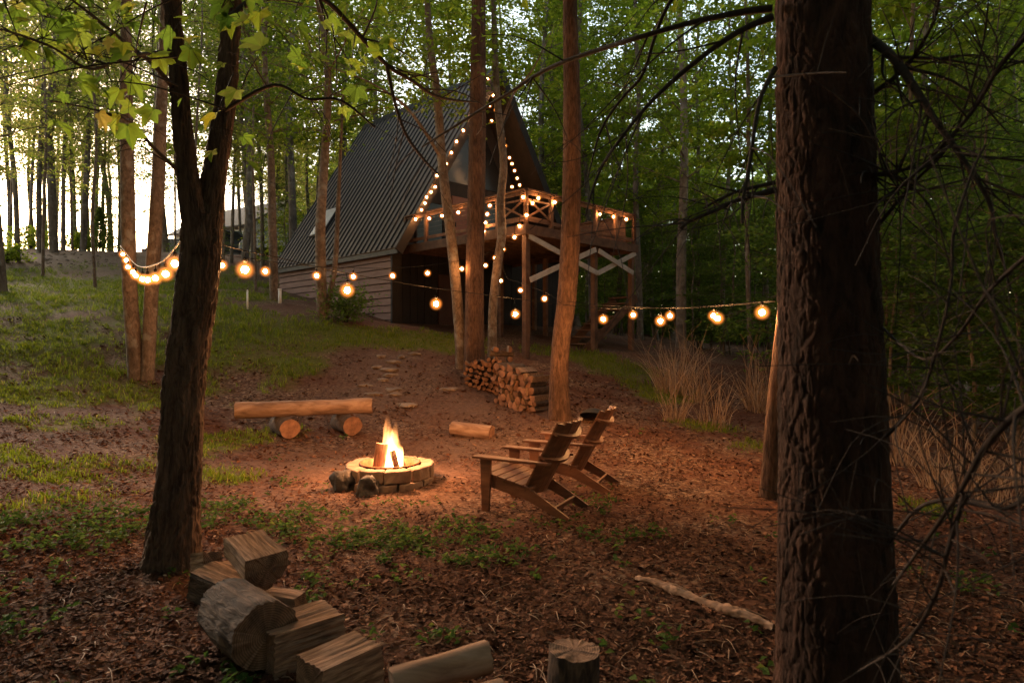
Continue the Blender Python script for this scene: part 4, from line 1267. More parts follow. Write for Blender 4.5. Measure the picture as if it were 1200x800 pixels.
V, F = merge([(Va, Fa), (Vb, Fb), (Vc, Fc)])
n = n + n2 + n3
setp(link('forest', np_mesh('forest', V, F, M['leaf_dark'], False, attrs={'rnd': np.repeat(np.clip(rg.normal(.5, .2, n), 0, 1), 4)})), 'distant dark green woods closing off the view, plus an unseen leaf ring added for shade', 'woods', kind='stuff')

# ------------------------------------------------------------------ hilltop: parked cars, house
def make_car(name, loc, rz, paint, label):
    t = empty(name, loc, label, 'car', None, rz)
    b = MB()
    prof = [(-2.2, .35), (-2.25, .8), (-2.1, 1.0), (-1.95, 1.05), (-1.55, 1.62), (-1.2, 1.70), (.35, 1.68), (1.05, 1.12), (1.95, .98), (2.2, .8), (2.25, .4)]
    b.prism([(x, -.88, z) for x, z in prof], (0, 1.76, 0))
    b.build('body', paint, t, bevel=0.06)
    for s in (-1, 1):
        g = MB()
        y = s * .882
        g.prism([(-1.72, y, 1.12), (-1.42, y, 1.58), (-.45, y, 1.6), (-.45, y, 1.12)], (0, s * .012, 0))
        g.prism([(-.38, y, 1.12), (-.38, y, 1.6), (.28, y, 1.58), (.85, y, 1.12)], (0, s * .012, 0))
        g.build('side_window', M['glass'], t)
        for x in (-1.35, 1.4):
            wmb = MB().lathe([(.12, -.1), (.33, -.1), (.36, -.06), (.36, .06), (.33, .1), (.12, .1)], n=24, closed=True)
            w_ = wmb.build('wheel', M['tyre'], t, True)
            w_.location = (x, s * .82, .36); w_.rotation_euler = (R(90), 0, 0)
            MB().lathe([(.001, -.06), (.2, -.08), (.22, .08), (.001, .06)], n=12).build('hubcap', M['white'], w_)
        MB().box((-2.2, s * .72, .92), (.12, .2, .2)).build('tail_lamp', M['tail'], t, bevel=.02)
    g = MB()
    g.prism([(.42, -.7, 1.64), (1.03, -.76, 1.14), (1.03, .76, 1.14), (.42, .7, 1.64)], (.02, 0, .02))
    g.build('windscreen', M['glass'], t)
    return t
gc = ground(214, 43)
make_car('parked_car', gc, R(8), M['carpaint2'], 'dark maroon car parked on the hilltop behind the forked tree')
gc = ground(272, 40)
make_car('parked_car', gc, R(25), M['carpaint'], 'black car with only its front end showing right of the forked tree')
gc = ground(330, 36)
make_car('parked_car', gc, R(160), M['carpaint'], 'dark car parked by the rear corner of the cabin')
gh = ground(292, 46)
hs_ = empty('house', gh, 'white gabled house far beyond the parked cars', 'house', None, R(-30))
b = MB()
b.prism([(-4, -3, 0), (4, -3, 0), (4, -3, 2.6), (-4, -3, 2.6)], (0, 6, 0))
b.prism([(-4, -3, 2.602), (-4, 3, 2.602), (-4, 0, 4.4)], (8, 0, 0))
b.build('wall', M['whitewall'], hs_)
for s in (-1, 1):
    MB().prism([(-4.3, s * 3.4, 2.4), (-4.3, s * .02, 4.52), (-4.3, s * .02, 4.68), (-4.3, s * 3.5, 2.5)], (8.6, 0, 0)).build('roof', M['greyroof'], hs_)
for x in (-2, 1.6):
    o = MB().box((x, -3.03, 1.5), (1.0, .06, 1.1)).build('window', M['white'], hs_)
    MB().box((x, -3.05, 1.5), (.85, .06, .95)).build('pane', M['glass'], o)

# ------------------------------------------------------------------ fire pit
gf = G(457, 566)
gf.z = gz(gf.x, gf.y)
pit = empty('fire_pit', gf, 'round stone fire pit with rusty steel liner in the dirt clearing', 'fire pit')
rgp = np.random.default_rng(3)
def block(r0, r1, a0, a1, z0, z1):
    m = MB()
    k = 4
    top, vs = [], []
    fs = []
    for i in range(k + 1):
        a = a0 + (a1 - a0) * i / k
        for r_, z in ((r0, z0), (r1 + rgp.normal(0, .008), z0), (r1 + rgp.normal(0, .010), z1), (r0, z1)):
            vs.append((math.cos(a) * (r_ + rgp.normal(0, .003)), math.sin(a) * (r_ + rgp.normal(0, .003)), z + rgp.normal(0, .005)))
    for i in range(k):
        for j in range(4):
            fs.append((i * 4 + j, i * 4 + (j + 1) % 4, (i + 1) * 4 + (j + 1) % 4, (i + 1) * 4 + j))
    fs += [(3, 2, 1, 0), (k * 4, k * 4 + 1, k * 4 + 2, k * 4 + 3)]
    m.add(vs, fs)
    return m
nb = 10
for row in range(2):
    for k in range(nb):
        a0 = (k + 0.5 * row + 0.12) / nb * 2 * math.pi + rgp.uniform(-.02, .02)
        a1 = a0 + 2 * math.pi / nb * 0.93
        dr = rgp.uniform(-.012, .012)
        o = block(.375, .545 + dr, a0, a1, -.06 + row * .155, -.06 + (row + 1) * .150 + row * .004).build('stone_block', M['stone'], pit, bevel=0.016)
lin = MB().lathe([(.345, .0), (.352, .262), (.372, .262), (.372, .246), (.362, .246), (.355, .0)], n=48, closed=True)
lin.build('steel_liner', M['steel'], pit, True)
def flame_volume():
    m, t, N, L = newmat('campfire_flame')
    return m
def rock_mesh(name, sx, sy, sz, seed, mat, sub=4):
    import bmesh
    bm = bmesh.new()
    bmesh.ops.create_icosphere(bm, subdivisions=sub, radius=1)
    co = np.array([v.co for v in bm.verts])
    d = 1 + 0.45 * fbm(co * 1.5, seed, 2) - 0.16 * np.abs(fbm(co * 3, seed + 5, 3)) + 0.06 * fbm(co * 9, seed + 6, 2)
    co = co * d[:, None]
    co = np.sign(co) * np.abs(co) ** 0.85
    co = co * np.array([sx, sy, sz])
    for v, c in zip(bm.verts, co): v.co = c
    me = bpy.data.meshes.new(name)
    bm.to_mesh(me); bm.free()
    me.materials.append(mat)
    me.polygons.foreach_set('use_smooth', [True] * len(me.polygons))
    return me
for px, py, s, lb, sd in ((418, 563, (.17, .14, .16), 'craggy brown rock leaning on the left front of the fire pit', 4), (446, 569, (.15, .12, .14), 'black sooty rock against the front of the fire pit', 8)):
    g = G(px, py)
    g = gf + Vector(((-.46, -.40, 0) if px == 418 else (-.13, -.66, 0)))
    o = link('rock', rock_mesh('rock', *s, sd, M['rock']), None, (g.x, g.y, gz(g.x, g.y) + s[2] * .5))
    o.rotation_euler = (.3, .2, sd)
    setp(o, lb, 'rock')
# logs in the fire
def split_log(name, c, axis, L, poly, label=None, cat='log', group=None, mats=None, up=(0, 0, 1), seed=0, rough=0.03, side_m=None, k=10, parent=None, taper=1.0, roll=0.0, local=True, groove=.004, step=.035):
    """a piece of firewood: cross-section poly (u,v in metres) swept along axis; side_m gives a material per edge"""
    rg = np.random.default_rng(seed + 900)
    ax = Vector(axis).normalized()
    upv = Vector(up)
    s1 = ax.cross(upv)
    if s1.length < .05: s1 = ax.cross(Vector((1, 0, 0)))
    s1.normalize()
    s2 = s1.cross(ax)
    if roll:
        q = Matrix.Rotation(roll, 3, ax)
        s1, s2 = q @ s1, q @ s2
    pl = []
    em = []
    n0 = len(poly)
    for i in range(n0):                                            # subdivide the outline
        a, b = np.array(poly[i]), np.array(poly[(i + 1) % n0])
        sub = max(1, int(np.linalg.norm(b - a) / step))
        sub = min(sub, 30)
        for j in range(sub):
            pl.append(a + (b - a) * j / sub)
            em.append(side_m[i] if side_m else 0)
    pl = np.array(pl)
    n = len(pl)
    m = MB()
    ts = np.linspace(-.5, .5, k + 1)
    q = np.array([[p[0], p[1], t * L] for t in ts for p in pl])
    nz = fbm(q * np.array([9, 9, 2.0]), seed, 3).reshape(k + 1, n)
    gv = fbm(q * np.array([55, 55, 2.2]), seed + 7, 2).reshape(k + 1, n)
    knob = fbm(q * np.array([3, 3, 5.0]), seed + 17, 2).reshape(k + 1, n)
    cen = pl.mean(0)
    Rm = Matrix((ax, s1, s2)).transposed()
    W = (lambda v: v) if local else (lambda v: Rm @ v)
    rmean = np.linalg.norm(pl - cen, axis=1).mean()
    vs = []
    for i, t in enumerate(ts):
        sc_ = 1 - (1 - taper) * (t + .5)
        for j in range(n):
            f = 1 + rough * (1.6 * nz[i, j] + 1.2 * knob[i, j]) + groove / rmean * gv[i, j] * (1.0 if em[j] == 1 else .6)
            p = cen + (pl[j] - cen) * sc_ * f
            e = .020 * nz[i, j] + .014 * gv[i, j] if i in (0, k) else 0
            vs.append(W(Vector((t * L + e, p[0], p[1]))))
    fs, ms = [], []
    for i in range(k):
        for j in range(n):
            fs.append((i * n + j, i * n + (j + 1) % n, (i + 1) * n + (j + 1) % n, (i + 1) * n + j)); ms.append(em[j])
    b0 = len(vs)
    vs.append(W(Vector((-.5 * L - .003, cen[0], cen[1])))); vs.append(W(Vector((.5 * L + .003, cen[0], cen[1]))))
    for j in range(n):
        fs.append((j, b0, (j + 1) % n)); ms.append(2)
        fs.append((k * n + j, k * n + (j + 1) % n, b0 + 1)); ms.append(2)
    m.v = [tuple(v) for v in vs]; m.f = fs; m.m = ms
    o = m.build(name, mats or [M['logbark'], M['split'], M['cut']], parent, True)
    o.data.set_sharp_from_angle(angle=R(42))
    o.location = c
    if local: o.rotation_euler = Rm.to_euler()
    if label: setp(o, label, cat, group)
    return o
def circ(r, n=12, sq=1.0, seed=0, j=0.06):
    rg = np.random.default_rng(seed)
    return [(r * math.cos(2 * math.pi * i / n) * (1 + rg.normal(0, j)), r * sq * math.sin(2 * math.pi * i / n) * (1 + rg.normal(0, j))) for i in range(n)]
def half(r, seed=0):
    p = [(r * math.cos(math.pi * i / 7), r * math.sin(math.pi * i / 7) - .35 * r) for i in range(8)]
    return p, [0] * 7 + [1]
def wedge(r, a=1.4):
    p = [(0, -.5 * r)] + [(r * math.sin(-a / 2 + a * i / 5), r * math.cos(-a / 2 + a * i / 5) - .5 * r) for i in range(6)]
    return p[::-1], [0] * 5 + [1, 1]
split_log('burning_log', (gf.x - .115, gf.y - .06, gf.z + .28), (.12, .05, 1), .44, circ(.078, 10, .8, 3), 'thick log standing upright in the fire on the left', seed=3, up=(0, 1, 0), mats=[M['split'], M['split'], M['cut']])
split_log('burning_log', (gf.x + .085, gf.y - .07, gf.z + .24), (-.28, .1, 1), .34, circ(.042, 8, .8, 4), 'thin charred stick leaning upright in the middle of the fire', seed=4, up=(0, 1, 0))
split_log('burning_log', (gf.x + .16, gf.y + .02, gf.z + .22), (-.5, .1, 1), .34, circ(.035, 8, .8, 5), 'thin burning stick leaning at the right of the fire', seed=5, up=(0, 1, 0))
split_log('burning_log', (gf.x + .02, gf.y + .04, gf.z + .06), (1, .3, .05), .46, circ(.05, 8, .9, 6), 'charred log lying flat in the embers', seed=6)
# flames: a real emitting volume
def flame_mat():
    m, t, N, L = newmat('campfire_flame')
    out = N.new('ShaderNodeOutputMaterial')
    tc = N.new('ShaderNodeTexCoord')
    sp = N.new('ShaderNodeSeparateXYZ')
    L.new(tc.outputs['Object'], sp.inputs['Vector'])
    mp = N.new('ShaderNodeMapping'); mp.inputs['Scale'].default_value = (9, 9, 2.6)
    L.new(tc.outputs['Object'], mp.inputs['Vector'])
    nz = N.new('ShaderNodeTexNoise'); nz.inputs['Scale'].default_value = 1.0; nz.inputs['Detail'].default_value = 3; nz.inputs['Distortion'].default_value = 0.8
    L.new(mp.outputs['Vector'], nz.inputs['Vector'])
    # strength fades with height and breaks up in streaks
    hr = N.new('ShaderNodeMapRange'); hr.inputs['From Min'].default_value = 0.0; hr.inputs['From Max'].default_value = 0.80; hr.inputs['To Min'].default_value = 1.0; hr.inputs['To Max'].default_value = 0.0
    L.new(sp.outputs['Z'], hr.inputs['Value'])
    pw = N.new('ShaderNodeMath'); pw.operation = 'POWER'; pw.inputs[1].default_value = 1.7
    L.new(hr.outputs['Result'], pw.inputs[0])
    st = N.new('ShaderNodeMapRange'); st.inputs['From Min'].default_value = 0.40; st.inputs['From Max'].default_value = 0.62; st.inputs['To Min'].default_value = 0.03
    L.new(nz.outputs['Fac'], st.inputs['Value'])
    mu = N.new('ShaderNodeMath'); mu.operation = 'MULTIPLY'
    L.new(pw.outputs['Value'], mu.inputs[0]); L.new(st.outputs['Result'], mu.inputs[1])
    ms = N.new('ShaderNodeMath'); ms.operation = 'MULTIPLY'; ms.inputs[1].default_value = 42
    L.new(mu.outputs['Value'], ms.inputs[0])
    cr = ramp(N, [(0.0, (1, .30, .09)), (0.55, (1, .42, .12)), (1.0, (1, .60, .24))])
    L.new(hr.outputs['Result'], cr.inputs['Fac'])
    e = N.new('ShaderNodeEmission')
    L.new(cr.outputs['Color'], e.inputs['Color']); L.new(ms.outputs['Value'], e.inputs['Strength'])
    L.new(e.outputs['Emission'], out.inputs['Volume'])
    return m
FM = flame_mat()
fl = empty('campfire_flames', gf + Vector((0, 0, .08)), 'yellow-white flames leaping from the logs in the stone fire pit', 'fire')
rgf = np.random.default_rng(12)
for k, (ox, oy, h, r_, lx) in enumerate(((.02, .0, .80, .105, -.04), (.07, .03, .70, .095, -.01), (-.04, .05, .62, .09, .0), (.13, -.01, .46, .07, -.03), (.02, -.05, .42, .08, .03))):
    zs = np.linspace(0, 1, 9)
    pts = [(ox + lx * z + .018 * math.sin(6 * z + k), oy + .015 * math.cos(5 * z + k), z * h) for z in zs]
    rr = [max(.004, r_ * (math.sin(math.pi * min(1, .22 + .78 * z)) ** .8) * (1 - .25 * z)) for z in zs]
    V, F = tube_np(pts, rr, 14, 22, r_ * .12, 2, 6, 0, k)
    m_ = MB(); m_.v = [tuple(v) for v in V]; m_.f = [tuple(f) for f in F]; m_.m = [0] * len(F)
    nS = 14; nR = 22
    m_.f.append(tuple(range(nS))[::-1]); m_.m.append(0)
    m_.f.append(tuple(range((nR - 1) * nS, nR * nS))); m_.m.append(0)
    m_.build('flame', FM, fl, True)
eb = MB()
for k in range(60):
    a = rgf.uniform(0, 6.28); r_ = .30 * math.sqrt(rgf.uniform())
    eb.box((r_ * math.cos(a), r_ * math.sin(a), -.03 + rgf.uniform(0, .03)), (.05, .04, .035), Euler(tuple(rgf.uniform(0, 3, 3))).to_matrix())
em_ = emit('glowing_ember', (1, .16, .04), 5)
eb.build('embers', em_, fl).name = 'ember_bed'
pl_ = bpy.data.lights.new('fire_light', 'POINT')
pl_.energy = FIRE_POWER
pl_.color = (1.0, 0.44, 0.18)
pl_.shadow_soft_size = 0.13
po = bpy.data.objects.new('fire_light', pl_)
po.location = gf + Vector((.03, -.05, .80))
COL.objects.link(po)

# ------------------------------------------------------------------ log bench, loose log
gb0 = G(352, 508)
bl = empty('log_bench', gb0, 'bench made of one long peeled log resting on two short logs', 'bench')
d0 = gb0.y
pa, pb = P(276, 481, d0 - .15), P(436, 475, d0 + .35)
ctr = (pa + pb) / 2
o = split_log('seat_log', ctr - gb0, pb - pa, (pb - pa).length, circ(.15, 26, .95, 21, .015), seed=21, rough=.10, mats=[M['barelog'], M['barelog'], M['cut']], parent=bl, k=60, taper=.90, groove=.006)
for px, py in ((330, 503), (402, 495)):
    cc = pa + (pb - pa) * ((px - 276) / 160.0)
    split_log('support_log', Vector((cc.x + .06, cc.y - .10, cc.z - .285)) - gb0, (.62, -.8, -.03), .56, circ(.17, 20, .95, px, .02), seed=px, rough=.05, mats=[M['logbark'], M['split'], M['cut']], parent=bl, k=12)
g = G(553, 512)
split_log('log', (g.x, g.y, g.z + .10), (1, -.42, -.06), .74, circ(.125, 24, .95, 9, .015), 'short peeled log lying on the dirt between fire and woodpile', seed=9, mats=[M['barelog'], M['barelog'], M['cut']], k=14)

# ------------------------------------------------------------------ woodpile: every log is a thing
def log_variants():
    out = []
    for k in range(9):
        if k % 3 == 0:
            o = split_log('firewood_log', (0, 0, 0), (0, 1, 0), .5, circ(.075, 10, .95, k, .06), 'x', 'firewood', seed=k, k=5, local=False)
        elif k % 3 == 1:
            p, sm = half(.095, k); o = split_log('firewood_log', (0, 0, 0), (0, 1, 0), .5, p, 'x', 'firewood', seed=k, side_m=sm, k=5, local=False)
        else:
            p, sm = wedge(.13); o = split_log('firewood_log', (0, 0, 0), (0, 1, 0), .5, p, 'x', 'firewood', seed=k, side_m=sm, k=5, local=False)
        out.append(o)
    return out
LV = log_variants()
used = [0]
def put_log(loc, yaw, roll, label, group, s=1.0, pitch=0.0):
    k = used[0]
    v = LV[k % 9]
    o = v if k < 9 else v.copy()
    if k >= 9: COL.objects.link(o)
    used[0] += 1
    o.location = loc
    o.rotation_mode = 'YXZ'
    o.rotation_euler = (pitch, roll, yaw)
    o.scale = (s, 1, s)
    setp(o, label, 'firewood', group)
rgw = np.random.default_rng(31)
# right-hand row, ends towards the camera
A, B = G(590, 474), G(641, 487)
ex = (B - A); ex.z = 0; LW = ex.length; ex.normalize()
yaw = math.atan2(ex.y, ex.x)
step = .135
nrow = 7
for r_ in range(nrow):
    nn = int(LW / step) - (r_ // 3)
    for c in range(nn):
        x = (c + .5 * (r_ % 2) + .25) * step + rgw.normal(0, .012)
        hmax = .80 - .18 * (x / LW)
        z = .07 + r_ * .113
        if z > hmax + .05: continue
        p = A + ex * x
        top = z > hmax - .09
        put_log(Vector((p.x - ex.y * .22 * 0 + rgw.normal(0, .02), p.y + .25 + rgw.normal(0, .05), gz(p.x, p.y) + z)), yaw + rgw.normal(0, .05), rgw.uniform(0, 6.28),
                'loose bark-covered log on top of the right half of the woodpile' if top else 'split log in the right half of the woodpile, orange cut end showing',
                'logs on top of the woodpile' if top else 'logs in the right half of the woodpile', rgw.uniform(.72, 1.15))
# left-hand row turned away, pale narrow ends
A2, B2 = G(543, 452), G(590, 466)
e2 = (B2 - A2); e2.z = 0; L2 = e2.length; e2.normalize()
for r_ in range(7):
    nn = int(L2 / .125)
    for c in range(nn):
        x = (c + .5 * (r_ % 2) + .25) * .125
        z = .06 + r_ * .105
        if z > .50 + .32 * x / L2: continue
        p = A2 + e2 * x
        put_log(Vector((p.x + .05, p.y + .22 + rgw.normal(0, .04), gz(p.x, p.y) + z)), math.atan2(e2.y, e2.x) + .55 + rgw.normal(0, .08), rgw.uniform(0, 6.28),
                'small split log in the left half of the woodpile, pale narrow end showing', 'logs in the left half of the woodpile', rgw.uniform(.55, .85))
# crib of crossed logs at the corner
gcb = G(588, 462)
for r_ in range(4):
    for s in (-1, 1):
        if r_ % 2: off = Vector((s * .15, 0, 0)); yw = .1
        else: off = Vector((0, s * .15, 0)); yw = math.pi / 2 + .1
        put_log(Vector((gcb.x, gcb.y + .35, gz(gcb.x, gcb.y) + .62 + r_ * .105)) + off, yw, rgw.uniform(0, 6.28), 'crossed split log in the tall crib on the woodpile corner', 'crossed logs of the woodpile crib', .8)

# ------------------------------------------------------------------ lounge chairs
def make_chair(loc, rz, label):
    t = empty('garden_chair', loc, label, 'chair', 'wooden lounge chairs by the fire', rz)
    W = .29
    for s in (-1, 1):
        f = MB()
        f.prism([(.26, s * (W + .02), 0), (.345, s * (W + .02), 0), (.365, s * (W + .02), .545), (.235, s * (W + .02), .545)], (0, s * .03, 0))
        f.build('front_leg', M['chair'], t, bevel=.004)
        r_ = MB()
        r_.prism([(.34, s * W, .26), (.34, s * W, .385), (-.20, s * W, .262), (-.60, s * W, .03), (-.585, s * W, 0), (-.50, s * W, 0), (-.16, s * W, .15)], (0, s * -.028, 0))
        r_.build('rear_leg', M['chair'], t, bevel=.004)
        a = MB()
        a.prism([(.42, s * .26, .548), (.43, s * .40, .548), (.05, s * .40, .542), (-.40, s * .345, .53), (-.42, s * .29, .53), (0, s * .28, .542)], (0, 0, .024))
        a.build('arm', M['chair'], t, bevel=.004)
    se = MB()
    n = 6
    for k in range(n):
        x = .33 - k * .098
        z = .395 - (k * .098) * .225
        se.box((x, 0, z), (.090, 2 * W + .05, .022), Matrix.Rotation(-.222, 3, 'Y'))
    se.build('seat', M['chair'], t, bevel=.003)
    # curved back of upright slats
    b = MB()
    ns = 7
    wd = .60
    lean = Vector((-.47, 0, .88)).normalized()
    nrm = Vector((.88, 0, .47))
    for k in range(ns):
        u0 = (k + .04) / ns - .5
        u1 = (k + .96) / ns - .5
        z1 = .86
        def bp_(u, h):
            c = u * 2
            return Vector((-.19, 0, .20)) + lean * h + Vector((0, u * wd, 0)) + nrm * (.10 * c * c)
        h0, h1 = 0.0, z1 - .06 * (abs(k - 3) / 3) ** 2
        q = [bp_(u0, h0), bp_(u1, h0), bp_(u1, h1), bp_(u0, h1)]
        b.prism(q, nrm * -.02)
    b.build('backrest', M['chair'], t, bevel=.002)
    for h in (.40, .68):
        c = MB()
        outer = []
        inner = []
        for k in range(11):
            u = k / 10 - .5
            base_ = Vector((-.19, 0, .20)) + lean * h + Vector((0, u * (wd + .02), 0)) + nrm * (.10 * 4 * u * u)
            inner.append(base_ - nrm * .022)
            outer.append(base_ - nrm * (.07 - .0 * abs(u)))
        for k in range(10):
            c.prism([inner[k], inner[k + 1], outer[k + 1], outer[k]], lean * .028)
        c.build('back_rail', M['chair'], t)
    MB().box((-.43, 0, .085), (.022, 2 * W - .06, .07), Matrix.Rotation(-.5, 3, 'Y')).build('stretcher', M['chair'], t, bevel=.003)
    MB().box((.30, 0, .31), (.025, 2 * W - .005, .11)).build('apron', M['chair'], t, bevel=.003)
    return t
c1 = G(612, 597)
make_chair(Vector((c1.x + .04, c1.y + .06, gz(c1.x, c1.y) + .005)), R(153), 'brown wooden lounge chair nearer the camera, facing the fire')
c2 = G(664, 571)
make_chair(Vector((c2.x + .0, c2.y + .1, gz(c2.x, c2.y) + .005)), R(160), 'brown wooden lounge chair behind the other, nearer the bent trunk')
# black bowl-shaped lid on the ground
g = G(697, 494)
m_ = MB().lathe([(.001, .13), (.12, .115), (.21, .07), (.26, .0), (.268, -.004), (.268, -.012), (.255, -.012), (.205, .058), (.12, .10), (.001, .115)], n=36)
o = m_.build('pit_lid', M['blackmetal'], None, True)
o.location = g + Vector((0, 0, .10)); o.rotation_euler = (-.35, .15, 0)
setp(o, 'black domed metal lid lying tilted beside the bent trunk', 'lid')

# ------------------------------------------------------------------ split logs, foreground left
def quadlog(cpx, dd, zc, axis, L, poly, label, seed, sm, mats=None, roll=0.0, rough=.075):
    x = (cpx[0] - 600) / FPX * dd
    c = Vector((x, dd, gz(x, dd) + zc))
    return split_log('split_log', c, axis, L, poly, label, 'split log', 'split logs under the forked tree', mats or [M['split'], M['split'], M['endgrain']], seed=seed, side_m=sm, roll=roll, rough=rough, k=30, step=.009, groove=.010)
M['roughbark'] = noisy('rough_log_bark', [(0.32, (0.012, 0.007, 0.005)), (0.50, (0.050, 0.028, 0.018)), (0.68, (0.125, 0.074, 0.048)), (0.85, (0.22, 0.14, 0.095))], 4.5, (1.6, 6, 6), rough=.92, bump=1.0, bdist=.03, distort=.8)
SP = [M['roughbark'], M['split'], M['endgrain']]
quadlog((300, 0), 4.05, .40, (.66, -.70, -.16), .36, [(-.13, -.05), (-.08, -.11), (.06, -.12), (.145, -.02), (.12, .08), (-.14, .07)], 'pale squared log resting on top of the foreground heap', 51, [0, 0, 0, 1, 1, 1], SP)
quadlog((268, 0), 4.28, .13, (.75, -.5, -.05), .46, [(-.16, -.12), (.14, -.13), (.17, .05), (.02, .09), (-.14, .06)], 'split log under the topmost one, close to the forked trunk', 52, [0, 1, 1, 1, 0], SP)
quadlog((288, 0), 3.55, .20, (-.62, .60, .02), .50, circ(.18, 34, .92, 53, .012), 'big round dark log with rough bark at the front of the heap', 53, None, [M['roughbark'], M['roughbark'], M['endgrain']], rough=.07)
quadlog((352, 0), 3.55, .12, (.72, .62, .02), .40, [(-.16, -.12), (.16, -.12), (.16, .10), (-.15, .12)], 'flat-topped split log right of the round log', 54, [0, 1, 1, 1], SP)
quadlog((400, 0), 3.22, .10, (.66, .72, .02), .34, [(-.12, -.12), (.12, -.12), (.13, .10), (-.12, .11)], 'pale squared log lying rightmost in the heap', 55, [0, 1, 1, 1], SP)
quadlog((333, 0), 4.05, .10, (.8, -.3, .02), .26, [(-.07, -.07), (.08, -.06), (.05, .07), (-.06, .06)], 'small split piece tucked behind the round log', 56, [0, 1, 1, 1], SP)
quadlog((240, 0), 4.5, .20, (.6, -.6, .25), .26, [(-.06, -.06), (.07, -.07), (.07, .04), (-.05, .06)], 'short pale piece wedged between heap and forked trunk', 57, [0, 1, 1, 1], SP)
# bottom logs and stump
x = (518 - 600) / FPX * 2.95
split_log('log', (x, 2.95, gz(x, 2.95) + .24), (.93, .36, .10), .46, circ(.075, 22, .95, 61, .02), 'pale peeled log with dark end at the bottom edge', seed=61, mats=[M['barelog'], M['barelog'], M['logbark']], k=16, rough=.06)
x = (545 - 600) / FPX * 2.72
split_log('log', (x, 2.72, gz(x, 2.72) + .21), (.90, .44, .02), .34, circ(.068, 22, .95, 62, .02), 'pale log lying lowest, in front of the peeled log', seed=62, mats=[M['barelog'], M['barelog'], M['cut']], k=12, rough=.06)
x = (672 - 600) / FPX * 2.95
split_log('stump', (x, 2.95, gz(x, 2.95) + .13), (.02, .02, 1), .40, circ(.118, 28, .98, 63, .015), 'upright round stump with a dark sawn top at the bottom edge', 'stump', seed=63, mats=[M['roughbark'], M['barelog'], M['endgrain']], up=(0, 1, 0), k=24, rough=.05, step=.012, groove=.005)
x = (716 - 600) / FPX * 2.95
split_log('log', (x, 2.95, gz(x, 2.95) + .08), (.6, -.8, .1), .3, circ(.045, 16, .95, 64, .02), 'small pale log leaning against the right of the stump', seed=64, mats=[M['barelog'], M['barelog'], M['cut']], k=8)
a, b = G(746, 682), G(908, 744)
pts = [a + (b - a) * t + Vector((0, 0, .04 + .012 * math.sin(9 * t))) for t in np.linspace(0, 1, 7)]
pts = [p + Vector((0, .018 * math.sin(13 * i), -.012)) for i, p in enumerate(pts)]
parts = [tube_np([tuple(p) for p in pts], [.012, .026, .034, .030, .036, .030, .022], 18, 120, .016, 2.4, 14, 0, 4)]
for i_, L_, e_ in ((1, .22, -.9), (3, .16, .8), (4, .26, -.5)):
    p_ = np.array(pts[i_]); parts.append(tube_np([p_, p_ + np.array([L_ * .5, e_ * L_ * .5, .02]), p_ + np.array([L_, e_ * L_, -.01])], [.014, .009, .003], 6, 10, .003, 2, 20))
V, F = merge(parts)
setp(link('fallen_branch', np_mesh('fallen_branch', V, F, M['barelog'])), 'pale fallen branch lying on the litter left of the big pine', 'branch')

# ------------------------------------------------------------------ stepping stones
for i, (px, py, s) in enumerate(((461, 424, .26), (441, 431, .22), (455, 434, .36), (458, 440, .26), (449, 446, .24), (428, 453, .26), (461, 457, .34), (438, 462, .30), (464, 463, .26), (475, 475, .36), (527, 457, .30), (470, 418, .2), (486, 415, .24), (447, 418, .2))):
    g = G(px, py)
    o = link('stepping_stone', rock_mesh('stepping_stone', s * .72, s * .5, .05, 70 + 3 * i, M['flag'], 4), None, (g.x, g.y, gz(g.x, g.y) - .004))
    o.rotation_euler = (0, 0, i * 1.3)
    setp(o, 'lone pale flat stone left of the woodpile' if px == 527 else ('broad pale flat stone nearest the fire' if px == 475 else 'pale flat stone in the dirt path leading up to the cabin'), 'stepping stone', None if px in (527, 475) else 'stepping stones of the path')
# shrubs and rubble along the hilltop
def shrub(px, d, w_, h_, n, label, seed, conic=False):
    rg = np.random.default_rng(seed)
    g = ground(px, d)
    t = empty('shrub', g, label, 'shrub')
    u = rg.uniform(0, 1, n)
    rr = (1 - u * .95) if conic else np.sqrt(np.maximum(.02, 1 - (u * 1.1 - .25) ** 2))
    a = rg.uniform(0, 6.28, n); q = np.sqrt(rg.uniform(.15, 1, n))
    lob = 1 + .3 * np.sin(3 * a + seed) + .25 * np.sin(5 * a + 9 * u)
    pos = np.column_stack([np.cos(a) * rr * q * w_ * lob, np.sin(a) * rr * q * w_ * lob, .1 + u * h_ * (1 + .12 * np.sin(4 * a))])
    V, F = leaf_quads(pos, .7, .15, rg)
    link('foliage', np_mesh('shrub_foliage', V, F, M['leaf_dark' if conic else 'leaf'], False, attrs={'rnd': np.repeat(np.clip(rg.normal(.5, .2, n), 0, 1), 4)}), t)
    V, F = merge([tube_np([(0, 0, -.1), (.02, 0, h_ * .5), (0, .02, h_ * .95)], [.05, .035, .01], 6, 8)] + [tube_np([(0, 0, .1), (rg.normal(0, w_ * .4), rg.normal(0, w_ * .4), h_ * .5), (rg.normal(0, w_ * .6), rg.normal(0, w_ * .6), h_ * .8)], [.03, .02, .006], 5, 7) for _ in range(5)])
    link('stem', np_mesh('shrub_stem', V, F, M['twig']), t)
shrub(117, 33, .85, 2.0, 1500, 'dark cone-shaped shrub on the hilltop left of the twin-stemmed tree', 1, True)
shrub(36, 32, 1.0, .95, 1200, 'low green shrub between the far left trunks on the hilltop', 2)
shrub(93, 31.5, .6, .7, 700, 'small round shrub at the top of the gravel mound', 3)
shrub(338, 33, 1.6, 2.6, 2600, 'bright green shrub behind the rear corner of the cabin', 4)
shrub(8, 26, .7, .6, 700, 'small dark shrub at the foot of the bank on the far left', 5)
rr_s = np.random.default_rng(14)
parts = []
